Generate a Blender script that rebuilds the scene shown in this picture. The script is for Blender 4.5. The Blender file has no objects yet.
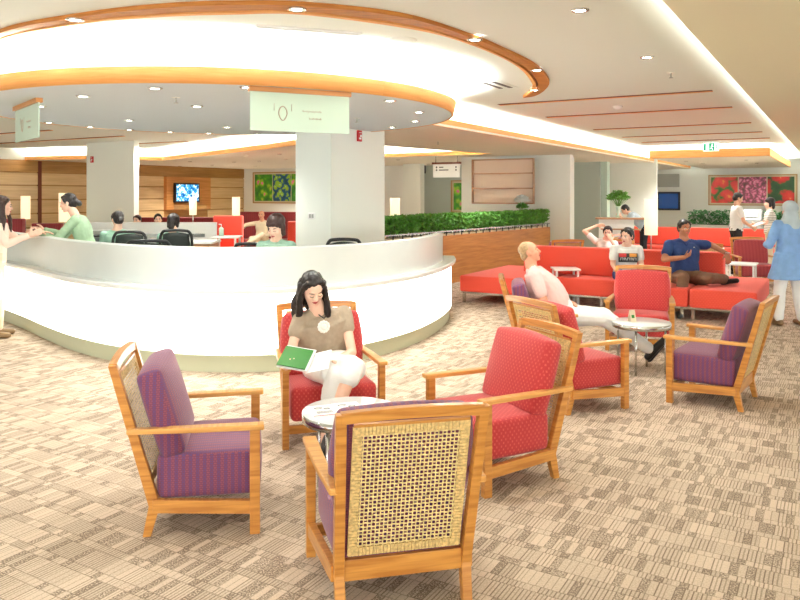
import bpy, bmesh, math, random
from mathutils import Vector, Matrix, Euler, noise
random.seed(7)
COL = bpy.context.scene.collection
PI = math.pi
F, CAMH, HOR = 740.0, 1.68, 194.0
PSI = math.radians(30.6)
E1 = Vector((math.sin(PSI), math.cos(PSI), 0))      # the room's long axis
E2 = Vector((math.cos(PSI), -math.sin(PSI), 0))     # the room's cross axis
ROOMZ = -PSI                                         # rotation that turns local x,y into E2,E1
def RM(a, b, z=0): return E2*a + E1*b + Vector((0, 0, z))
def at(px, py, z):                                   # sight line met with a horizontal plane
    d = F*(CAMH-z)/(py-HOR); return Vector(((px-400)*d/F, d, z))
def atd(px, py, d): return Vector(((px-400)*d/F, d, CAMH-(py-HOR)*d/F))

# ---------------------------------------------------------------- materials
def lin(c):
    return tuple(((x/255/12.92) if x/255 <= .04045 else ((x/255+.055)/1.055)**2.4) for x in c)+(1,)
MATS = {}
def mat(name, rgb, rough=.5, metal=0, emit=0, spec=.5, noise_amt=0, nscale=30, alpha=1, trans=0, sheen=0, coat=0, bump=0):
    if name in MATS: return MATS[name]
    m = bpy.data.materials.new(name); m.use_nodes = True
    nt = m.node_tree; b = nt.nodes['Principled BSDF']
    c = lin(rgb)
    b.inputs['Base Color'].default_value = c
    b.inputs['Roughness'].default_value = rough; b.inputs['Metallic'].default_value = metal
    b.inputs['Specular IOR Level'].default_value = spec
    b.inputs['Sheen Weight'].default_value = sheen; b.inputs['Coat Weight'].default_value = coat
    b.inputs['Transmission Weight'].default_value = trans; b.inputs['Alpha'].default_value = alpha
    if emit:
        b.inputs['Emission Color'].default_value = c; b.inputs['Emission Strength'].default_value = emit
    if noise_amt or bump:
        tc = nt.nodes.new('ShaderNodeTexCoord'); n = nt.nodes.new('ShaderNodeTexNoise')
        n.inputs['Scale'].default_value = nscale; n.inputs['Detail'].default_value = 4
        nt.links.new(tc.outputs['Object'], n.inputs['Vector'])
        if noise_amt:
            r = nt.nodes.new('ShaderNodeValToRGB')
            r.color_ramp.elements[0].color = tuple(x*(1-noise_amt) for x in c[:3])+(1,)
            r.color_ramp.elements[1].color = tuple(min(1, x*(1+noise_amt)) for x in c[:3])+(1,)
            r.color_ramp.elements[0].position = .3; r.color_ramp.elements[1].position = .7
            nt.links.new(n.outputs['Fac'], r.inputs['Fac']); nt.links.new(r.outputs['Color'], b.inputs['Base Color'])
        if bump:
            bp = nt.nodes.new('ShaderNodeBump'); bp.inputs['Strength'].default_value = bump; bp.inputs['Distance'].default_value = .01
            nt.links.new(n.outputs['Fac'], bp.inputs['Height']); nt.links.new(bp.outputs['Normal'], b.inputs['Normal'])
    MATS[name] = m
    return m
class NT:
    def __init__(s, m): s.t = m.node_tree; s.b = s.t.nodes['Principled BSDF']
    def n(s, ty, **kw):
        o = s.t.nodes.new('ShaderNode'+ty)
        for k, v in kw.items():
            if k.startswith('i_'):
                key = k[2:].replace('_', ' ')
                o.inputs[int(key) if key.isdigit() else key].default_value = v
            else: setattr(o, k, v)
        return o
    def l(s, a, b): s.t.links.new(a, b)
    def math(s, op, a, b=None, c=None):
        o = s.t.nodes.new('ShaderNodeMath'); o.operation = op
        for i, v in enumerate((a, b, c)):
            if v is None: continue
            if isinstance(v, (int, float)): o.inputs[i].default_value = v
            else: s.l(v, o.inputs[i])
        return o.outputs[0]
    def mix(s, f, a, b):
        o = s.t.nodes.new('ShaderNodeMix'); o.data_type = 'RGBA'
        for i, v in ((0, f), (6, a), (7, b)):
            if isinstance(v, (int, float)): o.inputs[i].default_value = v
            elif isinstance(v, tuple): o.inputs[i].default_value = v
            else: s.l(v, o.inputs[i])
        return o.outputs[2]
def wood(name, a, b, scale=1.0, rough=.4, axis=(1, 14, 14), coat=.15):
    if name in MATS: return MATS[name]
    m = mat(name, a, rough=rough, coat=coat); t = NT(m)
    tc = t.n('TexCoord'); mp = t.n('Mapping'); mp.inputs['Scale'].default_value = [x*scale for x in axis]
    t.l(tc.outputs['UV'], mp.inputs['Vector'])
    n = t.n('TexNoise', i_Scale=3.0, i_Detail=6.0, i_Distortion=.6); t.l(mp.outputs[0], n.inputs['Vector'])
    r = t.n('ValToRGB'); r.color_ramp.elements[0].color = lin(b); r.color_ramp.elements[1].color = lin(a)
    r.color_ramp.elements[0].position = .35; r.color_ramp.elements[1].position = .65
    t.l(n.outputs['Fac'], r.inputs['Fac']); t.l(r.outputs[0], t.b.inputs['Base Color'])
    return m
def upholstery(name, base, c1, c2, cell=.02, dot=.5, sheen=.3):
    """woven fabric: a brick pattern of little blocks, every one of two thread colours"""
    if name in MATS: return MATS[name]
    m = mat(name, base, rough=.75, sheen=sheen); t = NT(m)
    t.b.inputs['Sheen Tint'].default_value = (1, .85, .85, 1)
    tc = t.n('TexCoord'); s = t.n('SeparateXYZ'); t.l(tc.outputs['UV'], s.inputs[0])
    u = t.math('DIVIDE', s.outputs[0], cell); v = t.math('DIVIDE', s.outputs[1], cell*.62)
    row = t.math('FLOOR', v); off = t.math('MULTIPLY', t.math('MODULO', row, 2.0), .5)
    uu = t.math('ADD', u, off)
    fu = t.math('FRACT', uu); fv = t.math('FRACT', v)
    inside = t.math('MULTIPLY', t.math('LESS_THAN', t.math('ABSOLUTE', t.math('SUBTRACT', fu, .5)), dot*.5),
                    t.math('LESS_THAN', t.math('ABSOLUTE', t.math('SUBTRACT', fv, .5)), .32))
    cv = t.n('CombineXYZ'); t.l(t.math('FLOOR', u), cv.inputs[0])
    w = t.n('TexWhiteNoise'); t.l(cv.outputs[0], w.inputs['Vector'])
    blk = t.mix(t.math('GREATER_THAN', t.math('FRACT', t.math('MULTIPLY', t.math('FLOOR', u), .5)), .25), lin(c1), lin(c2))
    t.l(t.mix(inside, lin(base), blk), t.b.inputs['Base Color'])
    bp = t.n('Bump', i_Strength=.25, i_Distance=.002); t.l(inside, bp.inputs['Height']); t.l(bp.outputs[0], t.b.inputs['Normal'])
    return m
def carpet():
    m = mat('carpet', (176, 158, 132), rough=.95, spec=.15); t = NT(m)
    tc = t.n('TexCoord'); mp = t.n('Mapping'); mp.inputs['Rotation'].default_value = (0, 0, PSI)
    t.l(tc.outputs['Object'], mp.inputs['Vector'])
    s = t.n('SeparateXYZ'); t.l(mp.outputs[0], s.inputs[0])
    x, y = s.outputs[0], s.outputs[1]
    def wn(a, b, c):
        v = t.n('CombineXYZ')
        for k, q in enumerate((a, b, c)):
            if isinstance(q, (int, float)): v.inputs[k].default_value = q
            else: t.l(q, v.inputs[k])
        w = t.n('TexWhiteNoise'); t.l(v.outputs[0], w.inputs['Vector']); return w.outputs[0]
    P = .175                                    # a tall and a short band of weave, over and over
    yr = t.math('DIVIDE', y, P); fy = t.math('FRACT', yr)
    short = t.math('LESS_THAN', fy, .30)
    row = t.math('ADD', t.math('MULTIPLY', t.math('FLOOR', yr), 2.0), short)
    xs = t.math('ADD', x, t.math('MULTIPLY', wn(row, 0.0, 1.0), .3))
    cx = t.math('DIVIDE', xs, .035); cid = t.math('FLOOR', cx); fx = t.math('FRACT', cx)
    k1 = wn(cid, row, 2.0); k2 = wn(t.math('FLOOR', t.math('DIVIDE', xs, .105)), row, 3.0)
    fx2 = t.math('FRACT', t.math('MULTIPLY', cx, 2.0))
    g = t.n('TexNoise', i_Scale=130.0, i_Detail=3.0); t.l(mp.outputs[0], g.inputs['Vector'])
    solid = t.math('MULTIPLY', t.math('LESS_THAN', k1, .42), t.math('LESS_THAN', k2, .72))
    strip = t.math('LESS_THAN', k1, .78)
    base = t.math('ADD', .36, t.math('MULTIPLY', t.math('SUBTRACT', g.outputs['Fac'], .5), 3.0))        # grainy dark yarn
    strips = t.math('ADD', .42, t.math('MULTIPLY', t.math('GREATER_THAN', fx2, .34), .36))
    f = t.math('ADD', t.math('MULTIPLY', base, t.math('SUBTRACT', 1.0, strip)), t.math('MULTIPLY', strips, strip))
    f = t.math('ADD', t.math('MULTIPLY', f, t.math('SUBTRACT', 1.0, solid)), t.math('MULTIPLY', solid, .76))
    f = t.math('ADD', f, t.math('MULTIPLY', t.math('SUBTRACT', k2, .5), -.26))
    f = t.math('ADD', f, t.math('MULTIPLY', t.math('SUBTRACT', g.outputs['Fac'], .5), .9))
    edge = t.math('MAXIMUM', t.math('LESS_THAN', fx, .13), t.math('MAXIMUM', t.math('LESS_THAN', fy, .032), t.math('LESS_THAN', t.math('ABSOLUTE', t.math('SUBTRACT', fy, .30)), .016)))
    f = t.math('SUBTRACT', f, t.math('MULTIPLY', edge, .36))
    r = t.n('ValToRGB'); e = r.color_ramp.elements
    e[0].color = lin((132, 114, 98)); e[0].position = .05; e[1].color = lin((216, 196, 174)); e[1].position = .9
    k = e.new(.45); k.color = lin((170, 152, 132))
    t.l(f, r.inputs['Fac']); t.l(r.outputs[0], t.b.inputs['Base Color'])
    bp = t.n('Bump', i_Strength=.3, i_Distance=.004); t.l(f, bp.inputs['Height']); t.l(bp.outputs[0], t.b.inputs['Normal'])
    return m
def flowers(name, kind):
    """painted flower panels: soft blobs of petals over leaves"""
    m = mat(name, (200, 60, 60), rough=.35); t = NT(m)
    tc = t.n('TexCoord'); mp = t.n('Mapping'); t.l(tc.outputs['UV'], mp.inputs['Vector'])
    dn = t.n('TexNoise', i_Scale=3.5, i_Detail=3.0); t.l(mp.outputs[0], dn.inputs['Vector'])
    dv = t.n('VectorMath', operation='ADD'); sc = t.n('VectorMath', operation='SCALE'); sc.inputs['Scale'].default_value = .35
    t.l(dn.outputs['Color'], sc.inputs[0]); t.l(mp.outputs[0], dv.inputs[0]); t.l(sc.outputs[0], dv.inputs[1])
    v = t.n('TexVoronoi', i_Scale={'red': 2.2, 'pink': 9.0, 'green': 4.0, 'blue': 5.0, 'tulip': 3.0}[kind]); t.l(dv.outputs[0], v.inputs['Vector'])
    r = t.n('ValToRGB'); r.color_ramp.interpolation = 'LINEAR'; e = r.color_ramp.elements
    P = {'red': [(0, (255, 190, 120)), (.12, (238, 70, 50)), (.5, (214, 40, 40)), (.62, (40, 90, 30)), (1, (16, 50, 20))],
         'pink': [(0, (255, 225, 235)), (.22, (248, 170, 198)), (.42, (232, 110, 156)), (.62, (150, 84, 96)), (1, (90, 60, 60))],
         'green': [(0, (252, 150, 190)), (.14, (240, 110, 160)), (.26, (176, 220, 70)), (.5, (80, 170, 50)), (1, (20, 90, 50))],
         'blue': [(0, (240, 245, 250)), (.2, (150, 210, 90)), (.42, (170, 214, 50)), (.55, (40, 110, 140)), (1, (20, 50, 90))],
         'tulip': [(0, (255, 210, 90)), (.2, (240, 90, 70)), (.55, (225, 60, 60)), (.7, (60, 120, 40)), (1, (20, 60, 25))]}[kind]
    e[0].position = P[0][0]; e[0].color = lin(P[0][1]); e[1].position = 1; e[1].color = lin(P[-1][1])
    for p, c in P[1:-1]: k = e.new(p); k.color = lin(c)
    t.l(v.outputs['Distance'], r.inputs['Fac']); t.l(r.outputs[0], t.b.inputs['Base Color'])
    return m

M = dict(
    carpet=carpet(),
    ceil=mat('ceiling_paint', (238, 244, 238), rough=.9, spec=.2),
    soffit=mat('soffit_paint', (236, 232, 218), rough=.9, spec=.2),
    rsoffit=mat('tan_soffit_paint', (242, 238, 208), rough=.9, spec=.2),
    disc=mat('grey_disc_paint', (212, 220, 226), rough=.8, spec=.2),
    wall=mat('wall_paint', (242, 244, 236), rough=.85, spec=.2),
    column=mat('column_paint', (240, 244, 234), rough=.7, spec=.3),
    greencol=mat('sage_column_paint', (200, 220, 208), rough=.7, spec=.3),
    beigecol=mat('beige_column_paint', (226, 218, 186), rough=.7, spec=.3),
    gwall=mat('grey_green_paint', (190, 202, 194), rough=.7, spec=.3),
    fascia=wood('fascia_wood', (244, 178, 104), (232, 162, 88), rough=.6, coat=0),
    ring=wood('ring_wood', (200, 130, 52), (170, 102, 36), rough=.65, coat=0),
    dark=mat('groove_brown', (110, 52, 26), rough=.6),
    chair=wood('chair_wood', (212, 148, 68), (180, 114, 46), rough=.35, coat=.3),
    chairlt=wood('arm_wood', (226, 168, 92), (200, 138, 66), rough=.35, coat=.3),
    planter=wood('planter_wood', (196, 130, 62), (172, 106, 46), scale=.5, rough=.5),
    panel=wood('wall_panel_wood', (222, 190, 138), (208, 174, 122), scale=.4, rough=.5),
    panelband=wood('wall_band_wood', (182, 136, 74), (160, 114, 56), scale=.4, rough=.5),
    tvwood=wood('tv_surround_wood', (214, 150, 84), (196, 130, 66), scale=.5),
    cane=mat('woven_cane', (228, 202, 142), rough=.55, noise_amt=.25, nscale=60),
    caneb=mat('woven_cane_border', (216, 184, 122), rough=.6, noise_amt=.3, nscale=80),
    purple=upholstery('purple_upholstery', (112, 54, 84), (142, 70, 86), (96, 62, 112), cell=.017, dot=.78),
    redpat=upholstery('red_upholstery', (184, 44, 46), (206, 82, 68), (198, 70, 62), cell=.03, dot=.3),
    maroon=upholstery('maroon_upholstery', (150, 44, 50), (172, 70, 66), (136, 40, 50), cell=.03, dot=.4),
    bench=upholstery('vermilion_upholstery', (230, 74, 54), (234, 82, 61), (234, 82, 61), cell=.04, dot=.5, sheen=.15),
    glow=mat('backlit_panel', (255, 254, 246), rough=.3, emit=2.0),
    marble=mat('pale_stone', (228, 230, 226), rough=.25, noise_amt=.04, nscale=6, coat=.3),
    counter=mat('desk_upper_stone', (213, 219, 214), rough=.3, noise_amt=.02, nscale=4, coat=.2),
    kick=mat('kick_plate', (190, 192, 162), rough=.35),
    chrome=mat('chrome', (205, 205, 200), rough=.18, metal=1),
    white=mat('white_plastic', (240, 240, 236), rough=.4),
    black=mat('black_plastic', (22, 24, 24), rough=.4),
    mesh=mat('black_mesh_fabric', (38, 46, 42), rough=.6),
    lamp=mat('lamp_shade_glow', (255, 240, 205), rough=.6, emit=.38),
    bulb=mat('downlight_glow', (255, 250, 238), emit=14),
    led=mat('cove_led', (250, 252, 246), emit=110), led2=mat('cove_led_soft', (250, 252, 246), emit=26), led3=mat('cove_led_medium', (250, 252, 246), emit=60),
    glass=mat('frosted_sign_glass', (206, 228, 208), rough=.25, spec=.6),
    red=mat('alarm_red', (200, 30, 36), rough=.4),
    leaf=mat('hedge_leaf', (96, 158, 60), rough=.5, noise_amt=.5, nscale=18),
    leaf2=mat('dark_leaf', (56, 138, 70), rough=.4, noise_amt=.5, nscale=9),
    stem=mat('plant_stem', (70, 60, 30), rough=.7),
    soil=mat('soil', (50, 36, 24), rough=1),
    skin=mat('skin', (226, 172, 142), rough=.5, noise_amt=.03, nscale=12),
    skinlt=mat('skin_light', (240, 196, 170), rough=.5, noise_amt=.03, nscale=12),
    skinred=mat('skin_ruddy', (222, 156, 124), rough=.5, noise_amt=.05, nscale=12),
    skindk=mat('skin_brown', (176, 116, 84), rough=.5, noise_amt=.04, nscale=12),
    hair=mat('hair_black', (30, 22, 20), rough=.38, noise_amt=.4, nscale=60),
    hairbr=mat('hair_brown', (58, 34, 28), rough=.4, noise_amt=.4, nscale=60),
    hairbl=mat('hair_sandy', (172, 142, 100), rough=.5, noise_amt=.3, nscale=60),
    lips=mat('lips', (190, 80, 76), rough=.4), eye=mat('eye_white', (240, 240, 236), rough=.2), iris=mat('eye_dark', (26, 18, 14), rough=.2),
    taupe=mat('taupe_knit', (168, 150, 128), rough=.85, noise_amt=.06, nscale=40, bump=.1),
    cream=mat('cream_cotton', (222, 208, 178), rough=.85),
    pinkw=mat('pale_pink_cotton', (240, 202, 194), rough=.85),
    blush=mat('blush_cotton', (250, 222, 204), rough=.85),
    whitec=mat('white_cotton', (246, 246, 242), rough=.85),
    greenj=mat('pale_green_jacket', (160, 188, 152), rough=.8, noise_amt=.06, nscale=20),
    seafoam=mat('sea_green_jacket', (146, 182, 160), rough=.8),
    lime=mat('lime_scarf', (206, 216, 96), rough=.8, noise_amt=.2, nscale=30),
    navy=mat('navy_pique', (34, 58, 110), rough=.8),
    jean=mat('blue_denim', (34, 68, 128), rough=.85, noise_amt=.15, nscale=40),
    brown=mat('brown_twill', (118, 84, 62), rough=.85),
    blackc=mat('black_cloth', (26, 24, 28), rough=.8),
    sky=mat('sky_blue_cloth', (136, 176, 226), rough=.85, noise_amt=.08, nscale=14),
    hijab=mat('pale_grey_scarf', (186, 200, 206), rough=.8, noise_amt=.06, nscale=14),
    shoe=mat('shoe_black', (24, 22, 22), rough=.4), tanshoe=mat('shoe_tan', (140, 112, 76), rough=.5),
    green=mat('booklet_green', (44, 118, 36), rough=.5), paper=mat('paper', (246, 246, 244), rough=.7),
    yellow=mat('yellow_bag', (240, 176, 40), rough=.6), mustard=mat('pale_sage_print', (170, 176, 140)),
    inkgrey=mat('faded_print', (184, 172, 150)), ink=mat('print_dark', (60, 60, 60)), inkred=mat('print_red', (205, 40, 40)),
    orange=mat('print_orange', (240, 160, 60)), exitg=mat('exit_green', (0, 140, 100), emit=.6), exitw=mat('exit_white', (235, 250, 240), emit=.7),
    tvb=mat('tv_bezel', (18, 20, 24), rough=.3), niche=mat('niche_board', (230, 206, 184), rough=.7), nichesh=wood('niche_shelf', (196, 150, 110), (170, 120, 84)),
    gold=mat('frame_gold', (190, 150, 100), rough=.4), bluescr=mat('blue_screen', (14, 62, 120), rough=.2, emit=.25),
    kiosk=mat('kiosk_grey', (140, 142, 138), rough=.6), greyb=mat('grey_laminate', (176, 178, 170), rough=.5), pearl=mat('pearl', (236, 232, 224), rough=.2), silver=mat('silver', (190, 190, 190), rough=.25, metal=1),
)
def tvmat():
    m = mat('tv_picture', (60, 140, 200), rough=.2); t = NT(m)
    tc = t.n('TexCoord'); n = t.n('TexNoise', i_Scale=7.0, i_Detail=5.0, i_Distortion=1.0); t.l(tc.outputs['UV'], n.inputs['Vector'])
    r = t.n('ValToRGB'); e = r.color_ramp.elements; e[0].position = .38; e[0].color = lin((10, 70, 140)); e[1].position = .62; e[1].color = lin((225, 240, 250))
    k = e.new(.5); k.color = lin((60, 160, 215))
    t.l(n.outputs['Fac'], r.inputs[0]); t.l(r.outputs[0], t.b.inputs['Base Color']); t.l(r.outputs[0], t.b.inputs['Emission Color']); t.b.inputs['Emission Strength'].default_value = .8
    return m
M['tv'] = tvmat()
for k in ('tulip', 'pink', 'red', 'green', 'blue'): M['fl_'+k] = flowers('painting_'+k, k)
def stripes(name, a, b, n):
    m = mat(name, a, rough=.85); t = NT(m); tc = t.n('TexCoord'); s = t.n('SeparateXYZ'); t.l(tc.outputs['Object'], s.inputs[0])
    f = t.math('LESS_THAN', t.math('FRACT', t.math('MULTIPLY', s.outputs[2], n)), .35); t.l(t.mix(f, lin(a), lin(b)), t.b.inputs['Base Color']); return m
M['striped'] = stripes('striped_knit', (240, 236, 228), (130, 120, 110), 28)

# ---------------------------------------------------------------- mesh building
class MB:
    def __init__(s): s.v = []; s.f = []; s.sm = []; s.mi = []; s.cur = 0
    def add(s, vs, fs, smooth=False, m=None):
        o = len(s.v)
        s.v += [((m @ Vector(v)) if m else Vector(v)) for v in vs]
        s.f += [tuple(i+o for i in f) for f in fs]; s.sm += [smooth]*len(fs); s.mi += [s.cur]*len(fs)
        return s
    def box(s, c, d, m=None, rot=None):
        x, y, z = d[0]/2, d[1]/2, d[2]/2
        vs = [Vector((sx*x, sy*y, sz*z)) for sz in (-1, 1) for sy in (-1, 1) for sx in (-1, 1)]
        R = (rot.to_matrix() if rot else Matrix.Identity(3))
        vs = [R @ v + Vector(c) for v in vs]
        return s.add(vs, [(0, 2, 3, 1), (4, 5, 7, 6), (0, 1, 5, 4), (2, 6, 7, 3), (0, 4, 6, 2), (1, 3, 7, 5)], False, m)
    def rbox(s, c, d, r=.01, n=3, bulge=0, m=None, rot=None, p=None):
        """box with round edges; bulge puffs the faces; p(v) may reshape"""
        N = 6+2*n if bulge else 2*n+2
        hx = [x/2 for x in d]; R = (rot.to_matrix() if rot else Matrix.Identity(3))
        def ax(h):
            a = [-h + r*(1-math.cos(PI/2*i/n)) for i in range(n+1)]
            mid = [(-h+r)+(2*(h-r))*i/5 for i in range(1, 5)] if bulge else []
            return a+mid+[-x for x in reversed(a)]
        X, Y, Z = ax(hx[0]), ax(hx[1]), ax(hx[2]); idx = {}; vs = []; fs = []
        def vid(x, y, z):
            k = (round(x, 6), round(y, 6), round(z, 6))
            if k not in idx:
                q = Vector((x, y, z)); c0 = Vector([max(-h+r, min(h-r, a)) for a, h in zip(q, hx)])
                dlt = q-c0
                if dlt.length > 1e-9:
                    # cube-shell point pulled to the sphere of radius r
                    q = c0 + dlt.normalized()*r
                if bulge:
                    u = [a/h for a, h in zip(q, hx)]
                    for i in range(3):
                        j, k2 = (i+1) % 3, (i+2) % 3
                        q[i] += u[i]*bulge*(max(0, 1-u[j]**2))*(max(0, 1-u[k2]**2))
                if p: q = p(q)
                idx[k] = len(vs); vs.append(R @ q + Vector(c))
            return idx[k]
        for A, B, fix in ((X, Y, 2), (Y, Z, 0), (Z, X, 1)):
            for sg in (-1, 1):
                h = hx[fix]*sg
                for i in range(len(A)-1):
                    for j in range(len(B)-1):
                        q = []
                        for a, b in ((A[i], B[j]), (A[i+1], B[j]), (A[i+1], B[j+1]), (A[i], B[j+1])):
                            q.append(vid(*((a, b, h) if fix == 2 else (h, a, b) if fix == 0 else (b, h, a))))
                        fs.append(tuple(q if sg > 0 else reversed(q)))
        return s.add(vs, fs, True, m)
    def tube(s, pts, r, n=10, closed=False, m=None, cap=True):
        pts = [Vector(p) for p in pts]; rr = r if isinstance(r, (list, tuple)) else [r]*len(pts)
        vs = []; fs = []; up = None
        for i, p in enumerate(pts):
            t = (pts[min(i+1, len(pts)-1)]-pts[max(i-1, 0)]).normalized()
            if up is None: up = t.orthogonal().normalized()
            up = (up-t*up.dot(t)).normalized(); w = t.cross(up)
            for k in range(n):
                a = 2*PI*k/n; vs.append(p+(up*math.cos(a)+w*math.sin(a))*rr[i])
        for i in range(len(pts)-1):
            for k in range(n):
                fs.append((i*n+k, i*n+(k+1) % n, (i+1)*n+(k+1) % n, (i+1)*n+k))
        if cap: fs += [tuple(reversed(range(n))), tuple(range((len(pts)-1)*n, len(pts)*n))]
        return s.add(vs, fs, True, m)
    def lathe(s, prof, n=32, m=None, c=(0, 0, 0)):
        vs = []; fs = []; c = Vector(c)
        for (r, z) in prof:
            for k in range(n):
                a = 2*PI*k/n; vs.append(c+Vector((r*math.cos(a), r*math.sin(a), z)))
        for i in range(len(prof)-1):
            for k in range(n): fs.append((i*n+k, i*n+(k+1) % n, (i+1)*n+(k+1) % n, (i+1)*n+k))
        L = (len(prof)-1)*n
        if prof[0][0] > .002 and prof[-1][0] > .002:
            for k in range(n): fs.append((L+k, L+(k+1) % n, (k+1) % n, k))
        else: fs += [tuple(reversed(range(n))), tuple(range(L, L+n))]
        return s.add(vs, fs, True, m)
    def ell(s, c, r, rot=None, nu=14, nv=10, m=None):
        vs = []; fs = []; c = Vector(c); R = rot if rot else Matrix.Identity(3)
        for i in range(1, nv):
            th = PI*i/nv
            for k in range(nu):
                a = 2*PI*k/nu
                vs.append(c+R @ Vector((r[0]*math.sin(th)*math.cos(a), r[1]*math.sin(th)*math.sin(a), r[2]*math.cos(th))))
        vs += [c+R @ Vector((0, 0, r[2])), c+R @ Vector((0, 0, -r[2]))]; T, B = len(vs)-2, len(vs)-1
        for i in range(nv-2):
            for k in range(nu): fs.append((i*nu+k, (i+1)*nu+k, (i+1)*nu+(k+1) % nu, i*nu+(k+1) % nu))
        for k in range(nu):
            fs.append((T, k, (k+1) % nu)); fs.append((B, (nv-2)*nu+(k+1) % nu, (nv-2)*nu+k))
        return s.add(vs, fs, True, m)
    def cap(s, a, b, r1, r2=None, n=12):
        """tapered limb with round ends"""
        a, b = Vector(a), Vector(b); r2 = r1 if r2 is None else r2; d = b-a; L = d.length or 1e-6; t = d/L
        pts = []; rr = []
        for k in range(1, 5): q = PI/2*k/4; pts.append(a-t*r1*math.cos(q)); rr.append(r1*math.sin(q))
        for k in range(4, 0, -1): q = PI/2*k/4; pts.append(b+t*r2*math.cos(q)); rr.append(r2*math.sin(q))
        return s.tube(pts, rr, n)
    def prism(s, poly, z0, z1, m=None, holes=None):
        n = len(poly)
        if holes:
            from mathutils.geometry import tessellate_polygon
            loops = [poly]+holes; flat = [p for l in loops for p in l]
            tris = tessellate_polygon([[Vector((p[0], p[1], 0)) for p in l] for l in loops])
            N = len(flat); vs = [(p[0], p[1], z0) for p in flat]+[(p[0], p[1], z1) for p in flat]
            fs = []
            for t in tris:
                a, b, c = [Vector((flat[i][0], flat[i][1])) for i in t]
                ccw = (b-a).cross(c-a) > 0
                t = tuple(t) if ccw else tuple(reversed(t))
                fs.append(tuple(reversed(t))); fs.append(tuple(i+N for i in t))
            o = 0
            for l in loops:
                for i in range(len(l)): j = (i+1) % len(l); fs.append((o+i, o+j, o+j+N, o+i+N))
                o += len(l)
            return s.add(vs, fs, False, m)
        vs = [(p[0], p[1], z0) for p in poly]+[(p[0], p[1], z1) for p in poly]
        fs = [tuple(reversed(range(n))), tuple(range(n, 2*n))]+[(i, (i+1) % n, (i+1) % n+n, i+n) for i in range(n)]
        return s.add(vs, fs, False, m)
    def side(s, poly, x0, x1, m=None):          # polygon in (y,z), extruded along x; x0/x1 may be functions of (y,z)
        n = len(poly); g = lambda x, p: x(p) if callable(x) else x
        vs = [(g(x0, p), p[0], p[1]) for p in poly]+[(g(x1, p), p[0], p[1]) for p in poly]
        fs = [tuple(reversed(range(n))), tuple(range(n, 2*n))]+[(i, (i+1) % n, (i+1) % n+n, i+n) for i in range(n)]
        return s.add(vs, fs, False, m)
    def band(s, prof, path, closed=False, smooth=True):
        """sweep a profile (offset outward, z) along a plan path"""
        P = [Vector((p[0], p[1])) for p in path]; n = len(P); k = len(prof); vs = []
        for i, p in enumerate(P):
            a = P[(i-1) % n] if closed or i > 0 else P[i]; b = P[(i+1) % n] if closed or i < n-1 else P[i]
            t = (b-a).normalized(); nn = Vector((t.y, -t.x))
            for (o, z) in prof: q = p+nn*o; vs.append((q.x, q.y, z))
        fs = []
        for i in range(n if closed else n-1):
            j = (i+1) % n
            for q in range(k): r = (q+1) % k; fs.append((i*k+q, i*k+r, j*k+r, j*k+q))
        if not closed: fs += [tuple(range(k)), tuple(reversed(range((n-1)*k, n*k)))]
        return s.add(vs, fs, False)
    def done(s, name, mats, parent=None, bevel=0, loc=None, rz=0, smooth_angle=None, origin=None):
        me = bpy.data.meshes.new(name)
        off = Vector(origin) if origin is not None else Vector((0, 0, 0))
        me.from_pydata([tuple(v-off) for v in s.v], [], s.f)
        mats = mats if isinstance(mats, (list, tuple)) else [mats]
        for m_ in mats: me.materials.append(m_ if not isinstance(m_, str) else M[m_])
        for p, sm, mi in zip(me.polygons, s.sm, s.mi): p.use_smooth = sm; p.material_index = mi
        bm = bmesh.new(); bm.from_mesh(me)
        bmesh.ops.recalc_face_normals(bm, faces=bm.faces[:])
        if bevel:
            ed = [e for e in bm.edges if len(e.link_faces) == 2 and e.calc_face_angle(0) > .5]
            bmesh.ops.bevel(bm, geom=ed, offset=bevel, segments=2, affect='EDGES', profile=.5, clamp_overlap=True)
        uv = bm.loops.layers.uv.new('uv')
        for f in bm.faces:
            n = f.normal; a = max(range(3), key=lambda i: abs(n[i]))
            for l in f.loops:
                c = l.vert.co
                l[uv].uv = (c.y, c.z) if a == 0 else (c.x, c.z) if a == 1 else (c.x, c.y)
        bm.to_mesh(me); bm.free()
        o = bpy.data.objects.new(name, me); COL.objects.link(o)
        if parent: o.parent = parent
        if origin is not None and loc is None: o.location = off
        if loc is not None: o.location = loc
        o.rotation_euler = (0, 0, rz)
        if smooth_angle: 
            for p in me.polygons: p.use_smooth = True
            me.set_sharp_from_angle(angle=smooth_angle)
        return o
def tag(o, label, cat, group=None):
    o['label'] = label; o['category'] = cat
    if group: o['group'] = group
    return o
def thing(name, label, cat, loc=(0, 0, 0), rz=0, group=None):
    o = bpy.data.objects.new(name, None); COL.objects.link(o); o.location = loc; o.rotation_euler = (0, 0, rz)
    o.empty_display_size = .1
    return tag(o, label, cat, group)
def struct(o): o['kind'] = 'structure'; return o
def dup(root, loc, rz, label=None, swap=None, group=None):
    r = root.copy(); COL.objects.link(r); r.location = loc; r.rotation_euler = (0, 0, rz)
    if label: r['label'] = label
    if group: r['group'] = group
    for ch in list(root.children):
        c = ch.copy(); COL.objects.link(c); c.parent = r
        if swap and ch.data and ch.data.materials and ch.data.materials[0].name in swap:
            c.data = swapped(ch.data, swap)
        for g in ch.children:
            d = g.copy(); COL.objects.link(d); d.parent = c
    return r
SW = {}
def swapped(me, swap):
    k = (me.name, tuple(swap.items()))
    if k not in SW:
        n = me.copy(); n.materials[0] = MATS[swap[me.materials[0].name]]; SW[k] = n
    return SW[k]
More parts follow.
